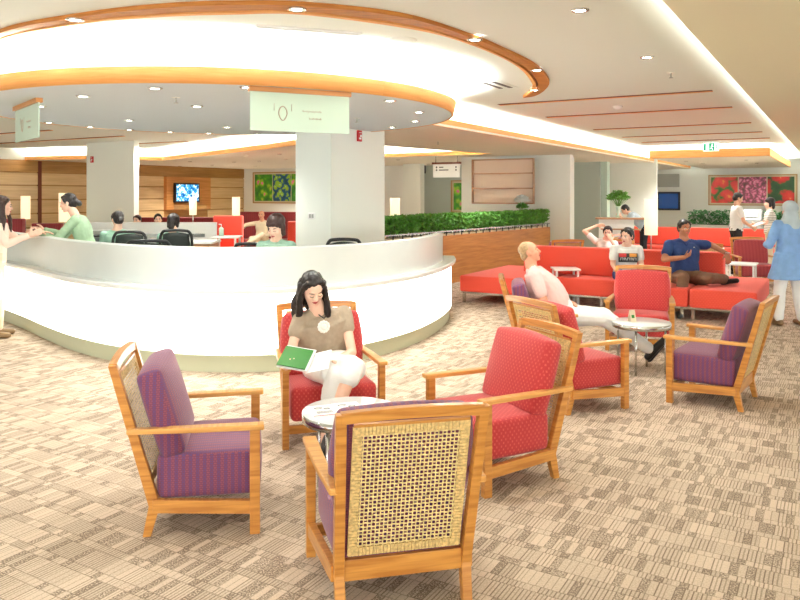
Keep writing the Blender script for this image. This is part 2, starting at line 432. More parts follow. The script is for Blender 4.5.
def spline(pts, per=8, closed=False):
    P = [Vector(p) for p in pts]; n = len(P); out = []
    for i in range(n if closed else n-1):
        g = (lambda j: P[j % n]) if closed else (lambda j: P[max(0, min(n-1, j))])
        a, b, c, d = g(i-1), g(i), g(i+1), g(i+2)
        for k in range(per):
            t = k/per; out.append(.5*((2*b)+(c-a)*t+(2*a-5*b+4*c-d)*t*t+(3*b-a-3*c+d)*t**3))
    if not closed: out.append(P[-1])
    return out
#PART2
# ================================================================ THE SETTING
PW = .2
BW = .5
def slab(name, poly, z0, z1, m, holes=None): return struct(MB().prism(poly, z0, z1, holes=holes).done(name, m))
def v2(p): return (p[0], p[1])
struct(MB().prism([(-32, -5), (32, -5), (32, 48), (-32, 48)], -.06, 0).done('floor', 'carpet'))
ZC, ZS, ZD = 2.93, 2.62, 2.56
slab('ceiling', [(-32, -5), (32, -5), (32, 48), (-32, 48)], ZC, ZC+.06, 'ceil')
# right-hand lower soffit, its edge runs along the room
A0 = at(662, 0, 2.73); ae = A0.dot(E2)
slab('ceiling', [v2(RM(ae, -6)), v2(RM(14, -6)), v2(RM(14, 29.3)), v2(RM(ae, 29.3))], 2.73, 2.77, 'rsoffit')
def strip_box(name, a0, b0, a1, b1, z0, z1, m, kind=True):
    o = MB().prism([v2(RM(a0, b0)), v2(RM(a1, b0)), v2(RM(a1, b1)), v2(RM(a0, b1))], z0, z1).done(name, m)
    return struct(o) if kind else o
strip_box('trim_2', ae, -6, ae+.02, 29.3, 2.77, 2.81, 'ceil')
tag(strip_box('cove_light_strip', ae+.06, -5, ae+.11, 29, 2.772, 2.785, 'led2', False), 'long white light strip hidden in the cove along the right-hand tan soffit', 'cove light')
# back soffit with the orange fascia
aL = -4.71
lip = [(-24, 25), (-11.2, 20.8), (-8.3, 19.7), (-7.3, 20.4), (-6.6, 20.6), (-4.9, 18.3), (-2.7, 15.3), (-1.0, 12.6), (-.9, 10.2)]
outer = [v2(RM(aL, 7.3)), v2(RM(aL, 29.2)), v2(RM(-14, 34)), (-24, 40)]+lip
hole = [(-.7, 13.9), (2.15, 17.3), (-1.2, 19.3), (-1.7, 17)]
slab('ceiling', outer, ZS, ZS+.03, 'soffit', holes=[hole])
def fascia(name, path, z0, z1, closed=False, t=.02):
    return struct(MB().band([(0, z0), (t, z0), (t, z1), (0, z1)], path, closed).done(name, 'fascia'))
fascia('trim_3', [v2(RM(aL-.02, 7.3)), v2(RM(aL-.02, 29.2))], ZS-.005, ZS+.11)
fascia('trim_4', [lip[0]]+[v2(p) for p in lip[1:]], ZS-.005, ZS+.10)
fascia('trim_5', list(reversed(hole)), ZS-.005, ZS+.09, True)
def cove(path, off, z, label, closed=False, w=.04, m='led3'):
    o = MB().band([(off, z), (off+w, z), (off+w, z+.012), (off, z+.012)], path, closed).done('cove_light_strip', m)
    return tag(o, label, 'cove light')
cove([v2(RM(aL-.02, 7.6)), v2(RM(aL-.02, 29))], -.16, ZS+.032, 'white light strip hidden in the straight cove behind the round ceiling disc')
cove(lip[1:-1], -.16, ZS+.032, 'white light strip hidden in the cove in front of the wood-panelled wall')
cove(list(reversed(hole)), -.14, ZS+.032, 'white light strip hidden in the wedge-shaped cove above the hedge', True)
def backing(path, off, z, closed=False):
    struct(MB().band([(off-.02, z), (off, z), (off, ZC), (off-.02, ZC)], path, closed).done('trim_50', 'ceil'))
backing([v2(RM(aL-.02, 7.3)), v2(RM(aL-.02, 29))], -.42, ZS+.03)
backing(lip[1:-1], -.42, ZS+.03)
backing(list(reversed(hole)), -.36, ZS+.03, True)
# the round disc over the desk
DC = Vector((-1.97, 8.4, 0)); DR = 2.55
circ = lambda r, n=96: [(DC.x+r*math.cos(2*PI*i/n), DC.y+r*math.sin(2*PI*i/n)) for i in range(n)]
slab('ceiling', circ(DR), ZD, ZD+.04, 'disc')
o = MB().band([(0, ZD-.004), (.02, ZD-.004), (.05, ZD+.125), (.03, ZD+.125)], circ(DR), True).done('trim_1', 'fascia'); struct(o)
for f_ in o.data.polygons: f_.use_smooth = True
cove(circ(DR-.12), 0, ZD+.045, 'circular white light strip hidden on the rim of the round ceiling disc', True, .06, 'led')
backing(circ(DR-.55), 0, ZD+.04, True)
for k in range(6):                                     # hangers carry the disc from the ceiling
    a = k*PI/3; p = DC+Vector((math.cos(a), math.sin(a), 0))*1.3
    struct(MB().tube([(p.x, p.y, ZD+.04), (p.x, p.y, ZC)], .02, 8).done('trim_%d' % (20+k), 'ceil'))
# crescent wood ring in the ceiling
po = [(-5.3, 9.6), (-4.7, 7.9), (-3.95, 6.7)]+[v2(at(x, y, ZC-.03)) for x, y in [(0, 33), (80, 17), (160, 8), (230, 5), (301, 6), (402, 17), (470, 37), (500, 49), (535, 66), (549, 81), (545, 90), (535, 96), (523, 98)]]
pi_ = [(-5.15, 9.5), (-4.58, 7.95), (-3.86, 6.82)]+[v2(at(x, y, ZC-.03)) for x, y in [(0, 40), (80, 23.6), (160, 16.5), (230, 14), (301, 14), (402, 27), (455, 39), (500, 56.5), (522, 70), (532, 83), (532, 89), (529, 93), (523, 97.6)]]
so = spline([(p[0], p[1], 0) for p in po], 8); si = spline([(p[0], p[1], 0) for p in pi_], 8)
def ringband(name, f0, f1, z0, z1, m):
    b = MB(); n = len(so)
    for i in range(n):
        for f_, z in ((f0, z0), (f1, z0), (f1, z1), (f0, z1)):
            q = so[i].lerp(si[i], f_); b.v.append(Vector((q.x, q.y, z)))
    for i in range(n-1):
        for k in range(4):
            r = (k+1) % 4; b.f.append((i*4+k, i*4+r, i*4+4+r, i*4+4+k)); b.sm.append(False); b.mi.append(0)
    return struct(b.done(name, m))
ringband('trim_6', 0, .66, ZC-.03, ZC+.01, 'ring')
ringband('trim_7', .66, .80, ZC-.008, ZC+.01, 'dark')
ringband('trim_8', .80, 1.0, ZC-.035, ZC+.01, 'fascia')
# slots in the ceiling
def slot(n, a0, a1, b):
    struct(MB().prism([v2(RM(a0, b)), v2(RM(a1, b)), v2(RM(a1, b+.07)), v2(RM(a0, b+.07))], ZC-.006, ZC+.005).done('trim_%d' % n, 'dark'))
    struct(MB().prism([v2(RM(a0, b+.07)), v2(RM(a1, b+.07)), v2(RM(a1, b+.10)), v2(RM(a0, b+.10))], ZC-.012, ZC+.005).done('trim_%d' % (n+1), 'fascia'))
for i, b in enumerate((9.55, 11.5, 14.2, 16.4, 18.3)): slot(30+2*i, -4.07, -1.3, b)
for i, b in enumerate((8.9, 10.6, 12.4)): slot(40+2*i, -21, -13.2, b)
# far dropped panel
strip_box('ceiling', -4.25, 20.2, -1.45, 29.3, ZS, ZS+.19, 'soffit')
strip_box('trim_9', -4.28, 20.17, -1.42, 20.2, ZS-.005, ZS+.2, 'fascia')
strip_box('trim_10', -1.45, 20.2, -1.42, 29.3, ZS-.005, ZS+.2, 'fascia')
tag(strip_box('cove_light_strip', -4.2, 20.3, -1.6, 20.35, ZS+.192, ZS+.205, 'led3', False), 'white light strip hidden on top of the far dropped ceiling panel', 'cove light')
tag(strip_box('cove_light_strip', -1.56, 20.5, -1.51, 29, ZS+.192, ZS+.205, 'led3', False), 'white light strip hidden on the right side of the far dropped panel', 'cove light')

strip_box('trim_51', -4.2, 20.75, -1.9, 20.77, ZS+.19, ZC, 'ceil'); strip_box('trim_52', -1.92, 20.75, -1.9, 29, ZS+.19, ZC, 'ceil')
# ---- walls
def wallbox(name, a0, b0, a1, b1, m, z0=0, z1=ZC):
    return strip_box(name, a0, b0, a1, b1, z0, z1, m)
aW = -19.36; bB = Vector((-5.94, 28, 0)).dot(E1)
wallbox('wall_left', aW-.3, -6, aW, bB+.3, 'wall')
def onleft(px, py):
    k = (px-400)/F; b_ = aW*(E2.x-k*E2.y)/(k*E1.y-E1.x); p = RM(aW, b_); return Vector((p.x, p.y, CAMH-(py-HOR)*p.y/F)), b_
TV0, TV1 = onleft(163, 178)[1], onleft(207, 178)[1]
# the wood cladding of the left wall: boards with dark grooves, on one mesh
b = MB(); z = .0
lines = [0, .34, .74, 1.13, 1.52, 1.92, 2.28]
bt = 26.6
for (b0, b1) in ((-2, 12.7), (12.8, TV0), (TV1, bt)):
    for k in range(6):
        c = RM(aW+.02, (b0+b1)/2, (lines[k]+lines[k+1])/2)
        b.box(c, (.04, b1-b0, lines[k+1]-lines[k]-.034), rot=Euler((0, 0, ROOMZ)))
b.done('trim_11', 'panel')['kind'] = 'structure'
strip_box('trim_12', aW, -2, aW+.05, bt, 2.29, 2.62, 'panelband')
strip_box('trim_13', aW, -2, aW+.008, bt, 0, 2.29, 'panelband')
strip_box('trim_14', aW, 12.7, aW+.07, 12.8, 0, 2.6, 'dark')
strip_box('trim_15', aW, 10.2, aW+.06, 10.9, 0, 2.25, 'panelband')
wallbox('wall_back', aW, bB, RM(0, 0).dot(E2)+Vector((.1, 24.4, 0)).dot(E2), bB+.2, 'wall')
def wall_px(name, x0, d0, x1, m, th=.25, z1=ZC):
    """wall along the cross axis from column x0 of the view at depth d0 as far as x1"""
    p = Vector(((x0-400)*d0/F, d0, 0)); a0, b0 = p.dot(E2), p.dot(E1); k = (x1-400)/F
    a1 = b0*(k*E1.y-E1.x)/(E2.x-k*E2.y)
    return a0, a1, b0, wallbox(name, a0, b0, a1, b0+th, m, 0, z1)
wall_px('wall_pilaster', 403, 23.2, 420.5, 'column')
ca0, ca1, cb, _ = wall_px('wall_corridor', 418, 24.6, 600, 'gwall')
na0, na1, nb, _ = wall_px('wall_niche', 461.5, 19.05, 570, 'wall')
ma0, ma1, mb_, _ = wall_px('wall_counter', 562, 23.5, 656, 'wall')
fa0, fa1, fb, _ = wall_px('wall_far', 640, 28.9, 860, 'wall')
# columns (square to the room)
def column(name, px, d, w, l, m, zt=ZC):
    """nearest corner seen at px, w along the cross axis to the left, l along the long axis away"""
    p = Vector(((px-400)*d/F, d, 0)); a, b = p.dot(E2), p.dot(E1)
    return struct(MB().box((0, 0, zt/2), (w, l, zt)).done(name, m, loc=RM(a-w/2, b+l/2), rz=ROOMZ)), a, b
c1, cA, cB = column('wall_column_center', 331, 9.6, .58, 1.32, 'column')
c2, lA, lB = column('wall_column_left', 134, 17.3, 1.72, .14, 'column')
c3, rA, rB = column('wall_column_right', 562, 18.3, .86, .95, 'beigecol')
c4, gA, gB = column('wall_column_rear', 607, 21.5, .95, .3, 'greencol')
# the right column's right side is covered in a paler colour
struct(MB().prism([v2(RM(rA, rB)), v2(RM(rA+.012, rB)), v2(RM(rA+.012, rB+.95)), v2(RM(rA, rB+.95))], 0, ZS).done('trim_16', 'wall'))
for (a, b_, l, n) in ((cA, cB, 1.32, 17), (rA, rB, .95, 18)):
    pass
# niches with shelves
def niche(label, xs, d, ylist, n):
    p0 = Vector(((xs[0]-400)*d/F, d, 0)); a0, b0 = p0.dot(E2), p0.dot(E1); k = (xs[1]-400)/F
    a1 = b0*(k*E1.y-E1.x)/(E2.x-k*E2.y)
    t = thing('wall_shelf_unit', label, 'wall shelf', RM((a0+a1)/2, b0, 0), ROOMZ)
    w = a1-a0; zs = [CAMH-(y-HOR)*d/F for y in ylist]
    MB().box((0, -.005, (zs[0]+zs[-1])/2), (w, .01, zs[0]-zs[-1])).done('back_board', 'niche', t)
    for z_ in zs: MB().box((0, -.05, z_), (w+.02, .1, .03)).done('shelf', 'nichesh', t)
    for s in (-1, 1): MB().box((s*(w/2+.01), -.05, (zs[0]+zs[-1])/2), (.02, .1, zs[0]-zs[-1]+.03)).done('side_board', 'nichesh', t)
    return t
niche('pale wall niche with brown shelves above the long hedge', (474, 534), 18.4, (160.3, 174, 188.5, 203), 1)
niche('pale wall niche with brown shelves above the counter with the vase', (608, 637), 22.9, (165, 178, 190.5, 203), 2)

# paintings
def painting(label, o, rz, w, h, panels, fr='gold'):
    t = thing('painting', label, 'painting', o, rz)
    b = MB(); f_ = .035
    b.box((0, -.03, h/2), (w, .05, f_)).box((0, -.03, -h/2), (w, .05, f_)).box((-w/2, -.03, 0), (f_, .05, h+f_)).box((w/2, -.03, 0), (f_, .05, h+f_)).done('frame', fr, t)
    MB().box((0, -.01, 0), (w, .018, h)).done('mount', 'cream', t)
    x = -w/2+.06; W = w-.12
    for fr_, m in panels:
        ww = W*fr_-.04; q = MB().box((0, 0, 0), (ww, .02, h-.14)).done('picture', m, t, loc=(x+.02+ww/2, -.03, 0)); x += W*fr_
    return t
pk = lambda px, b0: b0*(((px-400)/F)*E1.y-E1.x)/(E2.x-((px-400)/F)*E2.y)
def onwall(px, py, b0): a = pk(px, b0); p = RM(a, b0); return Vector((p.x, p.y, CAMH-(py-HOR)*p.y/F))
c0, c1_ = onwall(709, 174.5, fb), onwall(797, 206.5, fb)
painting('wide framed triptych of red tulips, pink blossom and a red flower on the far wall', (c0+c1_)/2, ROOMZ, (onwall(797, 190, fb)-onwall(709, 190, fb)).length, c0.z-c1_.z-.08, [(.34, 'fl_tulip'), (.34, 'fl_pink'), (.32, 'fl_red')])
c0, c1_ = onwall(254, 172, bB), onwall(308, 204, bB)
painting('framed painting of bright green leaves and pink flowers behind the wide column', (c0+c1_)/2, ROOMZ, (onwall(308, 190, bB)-onwall(254, 190, bB)).length, 1.12, [(.36, 'fl_green'), (.36, 'fl_blue'), (.28, 'fl_green')])
c0, c1_ = onwall(452, 179, cb), onwall(468, 214, cb)
painting('narrow framed painting of a palm and pink flower in the corridor', (c0+c1_)/2, ROOMZ, (onwall(468, 190, cb)-onwall(452, 190, cb)).length, 1.0, [(1, 'fl_green')])

# television in its wooden surround on the left wall
def onleft(px, py):
    k = (px-400)/F; b_ = aW*(E2.x-k*E2.y)/(k*E1.y-E1.x); p = RM(aW, b_); return Vector((p.x, p.y, CAMH-(py-HOR)*p.y/F)), b_
p0, b0 = onleft(163, 178); p1, b1 = onleft(207, 212)
struct(MB().prism([v2(RM(aW, b0)), v2(RM(aW+.18, b0)), v2(RM(aW+.18, b1)), v2(RM(aW, b1))], 1.15, 2.26).done('trim_19', 'tvwood'))
struct(MB().prism([v2(RM(aW+.18, b0+.3)), v2(RM(aW+.5, b0+.5)), v2(RM(aW+.5, b1-.5)), v2(RM(aW+.18, b1-.3))], 1.16, 1.30).done('trim_20', 'panelband'))
p0, b0 = onleft(169, 185); p1, b1 = onleft(194, 205)
tv = thing('television', 'black flat television with a blue picture on the wood-panelled wall', 'television', RM(aW+.24, (b0+b1)/2, 1.72), ROOMZ)
MB().rbox((0, 0, 0), (.08, b1-b0, .66), r=.01, n=2).done('bezel', 'tvb', tv)
MB().box((.045, 0, 0), (.012, b1-b0-.14, .56)).done('screen', 'tv', tv)
MB().box((-.05, 0, 0), (.04, .3, .3)).done('wall_bracket', 'black', tv)
p = onwall(668, 201, fb)
tv = thing('monitor', 'dark blue wall screen right of the tall paper lamp', 'screen', (p.x, p.y-.06, p.z), ROOMZ)
MB().rbox((0, 0, 0), (.84, .07, .70), r=.01, n=2).done('bezel', 'tvb', tv)
MB().box((0, -.038, 0), (.70, .012, .56)).done('screen', 'bluescr', tv)
p = onwall(668, 180.5, fb); tag(MB().box((0, 0, 0), (.80, .05, .5)).done('wall_panel', 'greyb', loc=(p.x, p.y-.03, p.z), rz=ROOMZ), 'pale grey flat panel above the dark blue wall screen', 'panel')

# ---- lamps in the ceiling
DL = None
def downlight(px, py, z, label, group, power=0, r=.06):
    global DL
    p = at(px, py, z)
    if DL is None:
        DL = thing('ceiling_light', label, 'ceiling light', p, 0, group)
        MB().lathe([(.038, -.006), (.05, -.010), (.060, -.006), (.063, 0), (.038, .0)], 20).done('rim', 'chrome', DL)
        MB().lathe([(.001, -.005), (.04, -.005), (.04, 0), (.001, 0)], 20).done('lens', 'bulb', DL)
        t = DL
    else: t = dup(DL, p, 0, label, None, group)
    if power:
        l = bpy.data.lights.new('spot_beam', 'SPOT'); l.energy = power*(PW if power < 165 and z > 2.6 else BW if z > 2.6 or power > 100 else PW); l.spot_size = math.radians(130); l.spot_blend = .7; l.shadow_soft_size = .07
        l.color = (1, .985, .95); lo = bpy.data.objects.new('spot_beam', l); COL.objects.link(lo); lo.location = p-Vector((0, 0, .03))
    return t
G1 = 'round downlights in the grey disc over the desk'
for i, (x, y) in enumerate([(83, 96), (155, 88), (197, 106), (40, 106), (41.5, 122.5), (71, 128), (129, 120), (111, 132), (158, 135), (207, 135), (227, 127), (259, 135), (390, 100.5), (419, 112), (415, 121), (392, 127), (247, 87)]):
    p = at(x, y, ZD)
    if (p-DC-Vector((0, 0, ZD))).length > DR-.08: 
        q = DC+Vector((0, 0, ZD))+(p-DC-Vector((0, 0, ZD))).normalized()*(DR-.12); x, y = 400+F*q.x/q.y, HOR+F*(CAMH-ZD)/q.y
    downlight(x, y, ZD, 'small round downlight in the grey disc over the desk', G1, 102 if i in (1, 2, 6, 7, 9, 13, 10) else 0)
G2 = 'downlights in the crescent wood ring'
for i, (x, y) in enumerate([(75, 19.5), (297, 9), (475, 39.5), (537, 70), (534, 90)]):
    downlight(x, y, ZC-.03, 'downlight set in the crescent wooden ring of the ceiling', G2, 90 if i < 4 else 0)
downlight(580, 10, ZC, 'single downlight nearest the viewer in the plain cream ceiling', 'x', 160); COL.objects[-1]
downlight(647, 57, ZC, 'single downlight between the near one and the first brown ceiling slot', 'x', 160)
for o in [o for o in bpy.data.objects if o.get('group') == 'x']: del o['group']
G3 = 'wall-washing downlights above the niche shelves'
for x, y in [(480, 159.5), (505, 159), (531, 158.5), (618, 167), (633, 167.3), (643, 168)]: downlight(x, y, ZS, 'tiny downlight washing the wall above the niche shelves', G3, 160 if x in (505, 633) else 0)
G4 = 'downlights in the beige soffit on the left'
for i, (x, y) in enumerate([(33, 163), (246, 155.5), (190, 161.5), (279.5, 154), (234, 162), (259, 161), (286, 159), (180, 166), (255, 166), (212, 165), (398, 159.8), (428, 164)]): downlight(x, y, ZS, 'tiny downlight in the beige soffit behind the desk', G4, 420 if i in (0, 3, 8, 10) else 0)
G5 = 'downlights in the far dropped panel'
for i, (x, y) in enumerate([(686, 161), (703, 163), (746, 160), (757, 163)]): downlight(x, y, ZS, 'tiny downlight in the far dropped panel with orange edge', G5, 380 if i in (0, 2) else 0)
# unseen spots without fittings, above the camera and added to brighten the far room
for (a, b_, z, pw) in [(-2.6, 1.2, ZC, 160), (-4.6, 2.2, ZC, 160), (-2.4, 3.6, ZC, 160), (-6.6, .6, ZC, 160), (-2.4, 12.8, ZC, 260), (-2.4, 17.3, ZC, 320), (1.2, 4.2, 2.73, 110), (1.2, 8.5, 2.73, 110), (1.2, 13, 2.73, 110), (1.4, 18, 2.73, 260), (1.4, 23.5, 2.73, 320), (-15, 7, ZC, 420), (-14, 12, ZC, 420), (-17.5, 17, ZS, 420), (-16, 22, ZS, 420), (-12, 24, ZS, 420), (-8, 24.5, ZS, 420), (-6.5, 17.5, ZS, 300), (-5.8, 13.2, ZS, 200)]:
    l = bpy.data.lights.new('spot_beam', 'SPOT'); l.energy = pw*(PW if pw < 170 else BW); l.spot_size = math.radians(140); l.spot_blend = .7; l.shadow_soft_size = .1; l.color = (1, .985, .95)
    lo = bpy.data.objects.new('spot_beam', l); COL.objects.link(lo); lo.location = RM(a, b_, z-.03)

# ceiling fittings
def linvent():
    a, b_ = at(256, 25.5, ZC), at(360, 33.5, ZC); c = (a+b_)/2; L = (b_-a).length; rz = math.atan2(b_.y-a.y, b_.x-a.x)
    t = thing('ceiling_vent', 'long thin white air slot in the ceiling inside the wood ring', 'vent', c, rz)
    MB().box((0, .03, -.006), (L, .012, .012)).box((0, -.03, -.006), (L, .012, .012)).box((L/2, 0, -.006), (.012, .07, .012)).box((-L/2, 0, -.006), (.012, .07, .012)).done('frame', 'white', t)
    MB().box((0, 0, -.002), (L-.02, .045, .004)).done('slot', 'greyb', t)
linvent()
p = at(401, 40, ZC); tag(MB().lathe([(.001, -.012), (.10, -.012), (.13, -.004), (.13, 0), (.001, 0)], 32).done('ceiling_speaker', 'ceil', loc=p), 'flat round cream ceiling speaker inside the wood ring', 'speaker')
p = at(497.5, 84.5, ZC); t = thing('ceiling_vent', 'short air vent with two dark slots at the right inside the wood ring', 'vent', p, ROOMZ)
MB().box((0, 0, -.004), (.26, .62, .008)).done('frame', 'ceil', t)
for s in (-1, 1): MB().box((s*.06, 0, -.010), (.045, .5, .006)).done('slot', 'black', t)
for x, y, z, lab in [(431, 49, ZC, 'small ceiling sprinkler right of the round ceiling speaker'), (176, 97.5, ZD, 'sprinkler on the left half of the grey ceiling disc'), (357, 118, ZD, 'sprinkler on the grey disc right of the hanging glass sign'), (473, 64, ZC, 'tiny sprinkler left of the vent with two dark slots'), (671, 73, ZC, 'small sprinkler above the first brown ceiling slot'), (438, 141.5, ZS, 'sprinkler on the beige soffit above the hedge')]:
    p = at(x, y, z)+Vector((0, 0, .003)); t = thing('sprinkler', lab, 'sprinkler', p)
    MB().lathe([(.001, -.004), (.04, -.004), (.04, 0), (.001, 0)], 16).done('plate', 'white', t)
    MB().tube([(0, 0, -.004), (0, 0, -.05)], .008, 8).lathe([(.001, -.055), (.022, -.055), (.022, -.05), (.001, -.05)], 12).done('head', 'greyb', t)
p = at(618, 106, ZC); tag(MB().lathe([(.001, -.05), (.04, -.05), (.065, -.02), (.07, 0), (.001, 0)], 24).done('smoke_detector', 'white', loc=p), 'round white smoke detector between the first two brown ceiling slots', 'smoke detector')

def glass_sign(label, p0, p1, h):
    """hanging sign: wooden bar, frosted glass plate, faded emblem and two lines of lettering"""
    c = (p0+p1)/2; L = (p1-p0).length; rz = math.atan2(p1.y-p0.y, p1.x-p0.x)
    t = thing('hanging_sign', label, 'sign', (c.x, c.y, ZD), rz)
    MB().box((0, 0, -.02), (L+.02, .06, .04)).done('wooden_bar', 'tvwood', t)
    MB().box((0, 0, -.04-h/2), (L, .012, h)).done('glass_plate', 'glass', t)
    b = MB(); R_ = .040
    b.tube([(-.16+.036*math.cos(a)*(1-.25*max(0, -math.sin(a))), -.0075, -.21+.058*math.sin(a)) for a in [2*PI*k/24 for k in range(25)]], .005, 6)
    b.tube([(-.235, -.0075, -.13), (-.235, -.0075, -.19)], .002, 6).tube([(-.085, -.0075, -.13), (-.085, -.0075, -.19)], .002, 6)
    b.done('emblem', 'inkgrey', t)
    b = MB()
    for j, (z_, w_, k0) in enumerate(((-.185, .17, .095), (-.245, .11, .125))):
        pts = [(k0-w_/2+w_*i/30, -.0075, z_+.012*math.sin(i*1.9+j)*(.5+.5*math.cos(i*.7))) for i in range(31)]
        b.tube(pts, .0024, 5)
    b.done('lettering', 'inkgrey', t)
q0, q1 = Vector((-150/F*6.03, 6.03, 0)), Vector((-51/F*6.42, 6.42, 0))
glass_sign('pale green glass sign with faint emblem hanging in front of the wide column', q0, q1, .32)
q0, q1 = at(8, 112, 2.545), at(39, 99.5, 2.545)
q0 = q1+(q0-q1).normalized()*min(.95, (q0-q1).length)
glass_sign('pale green glass sign hanging at the left rim of the disc', q0, q1, .32)
# directory sign by the corridor
c = atd(446.5, 170, 18.4); t = thing('hanging_sign', 'white directory sign hanging at the corridor entrance above the hedge', 'sign', (c.x, c.y, c.z), ROOMZ)
MB().box((0, 0, .17), (.78, .08, .05)).done('dark_rail', 'dark', t)
MB().box((0, 0, -.02), (.74, .03, .33)).done('sign_plate', 'white', t)
for zz, w_ in ((.07, .12), (0, .26)):
    MB().lathe([(.001, 0), (.022, 0), (.022, .004), (.001, .004)], 12, m=Matrix.Translation((-.27, -.016, zz)) @ Matrix.Rotation(PI/2, 4, 'X')).box((-.2+w_/2, -.017, zz), (w_, .004, .025)).box((.27, -.017, zz), (.035, .004, .04)).done('lettering', 'ink', t)
MB().tube([(-.3, 0, .19), (-.3, 0, ZS-c.z)], .008, 6).tube([(.3, 0, .19), (.3, 0, ZS-c.z)], .008, 6).done('hanger', 'silver', t)
tag(MB().box((0, 0, 0), (.2, .08, .26)).done('wall_speaker', 'black', loc=onwall(422.5, 169.5, cb)+Vector((0, -.06, 0)), rz=ROOMZ), 'small black box high on the corridor wall left of the directory sign', 'speaker')
# exit sign
c = atd(711, 147, 17.6); c.z = min(c.z, 2.8)
t = thing('exit_sign', 'green and white running-man exit sign hanging near the far ceiling', 'exit sign', c, ROOMZ)
MB().box((0, 0, 0), (.34, .05, .2)).done('case', 'exitw', t)
b = MB(); b.box((-.135, -.027, 0), (.05, .004, .16)).box((.02, -.027, .0), (.12, .004, .18)).tube([(.145, -.028, .05), (.11, -.028, 0), (.145, -.028, -.05)], .012, 6); b.done('green_symbol', 'exitg', t)
b = MB(); b.ell((.03, -.03, .06), (.014, .004, .014)).tube([(.03, -.03, .04), (.015, -.03, -.01), (.04, -.03, -.07)], .009, 6).tube([(.015, -.03, -.01), (-.015, -.03, -.05)], .008, 6).tube([(.0, -.03, .01), (.03, -.03, .03), (.055, -.03, .005)], .007, 6); b.done('running_figure', 'exitw', t)
MB().tube([(0, 0, .1), (0, 0, ZC-c.z)], .008, 6).done('hanger', 'silver', t)
# alarm signs on columns and a wall switch
def alarm(label, loc, rz):
    t = thing('fire_alarm_sign', label, 'alarm sign', loc, rz)
    MB().rbox((0, 0, 0), (.095, .03, .15), r=.006, n=2).done('red_plate', 'red', t)
    MB().box((.012, -.017, .0), (.035, .004, .03)).box((-.005, -.017, -.035), (.05, .004, .022)).box((0, -.017, .045), (.06, .004, .008)).done('white_symbol', 'white', t)
def onright(px, py, a_):     # point on a face whose normal is E2
    k = (px-400)/F; b_ = a_*(E2.x-k*E2.y)/(k*E1.y-E1.x); p = RM(a_, b_); return Vector((p.x, p.y, CAMH-(py-HOR)*p.y/F))
p = onright(358.5, 136, cA); alarm('red fire alarm plate high on the wide column over the desk', p+E2*.015, ROOMZ+PI/2)
p = onwall(92.5, 159.5, lB); alarm('red fire alarm plate high on the column at the left', p-E1*.015, ROOMZ)
p = onright(567.5, 162.5, rA+.012); alarm('red fire alarm plate on the beige column at the end of the hedge', p+E2*.015, ROOMZ+PI/2)
p = onwall(312, 216, cB); t = thing('wall_switch', 'pale square wall switch plate on the left face of the wide column', 'switch', p-E1*.006, ROOMZ)
MB().rbox((0, 0, 0), (.12, .012, .085), r=.004, n=2).done('plate', 'white', t)
MB().box((-.022, -.009, 0), (.03, .008, .05)).box((.022, -.009, 0), (.03, .008, .05)).done('rocker', 'greyb', t)

# ================================================================ RECEPTION DESK
ctrl = [(-9.4, 12.4), (-8.0, 11.7), (-6.7, 10.9), (-5.6, 10.1), (-4.75, 9.25), (-4.08, 8.5), (-3.5, 7.9), (-2.9, 7.42), (-2.25, 7.08), (-1.7, 6.95), (-1.15, 7.0), (-.6, 7.27), (-.2, 7.66), (.17, 8.25), (.45, 8.95), (.62, 9.6), (.70, 10.1), (.72, 10.6)]
dp = [v2(p) for p in spline([(x, y, 0) for x, y in ctrl], 8)]
def until(path, ymax): return [p for i, p in enumerate(path) if not (i > len(path)*.7 and p[1] > ymax)]
desk = thing('reception_desk', 'large curved white reception desk with glowing front panel', 'reception desk', (-2.4, 10, 0))
def dk(name, prof, path, m, sm=True):
    o = MB().band(prof, path).done(name, m, desk, loc=(0, 0, 0)); o.location = -Vector(desk.location)
    o.data.set_sharp_from_angle(angle=.6) if sm else None
    for f_ in o.data.polygons: f_.use_smooth = True
    o.data.set_sharp_from_angle(angle=.6); return o
dk('kick_plate', [(-.06, 0), (-.025, 0), (-.025, .15), (-.06, .15)], dp, 'kick')
dk('glowing_panel', [(-.03, .165), (0, .165), (0, .745), (-.03, .745)], dp, 'glow')
dk('bottom_trim', [(-.10, .15), (.004, .15), (.004, .165), (-.10, .165)], dp, 'kick')
dk('ledge', [(-.34, .745), (.05, .745), (.062, .76), (.062, .785), (.05, .80), (-.34, .80)], dp, 'marble')
up = until(dp, 9.75)
dk('upper_wall', [(-.20, .80), (-.085, .80), (-.085, 1.16), (-.10, 1.17), (-.185, 1.17), (-.20, 1.16)], up, 'counter')
dk('work_surface', [(-.85, .72), (-.2, .72), (-.2, .75), (-.85, .75)], dp[20:-6], 'white')
dk('inner_wall', [(-.34, 0), (-.31, 0), (-.31, .735), (-.34, .735)], dp, 'white')
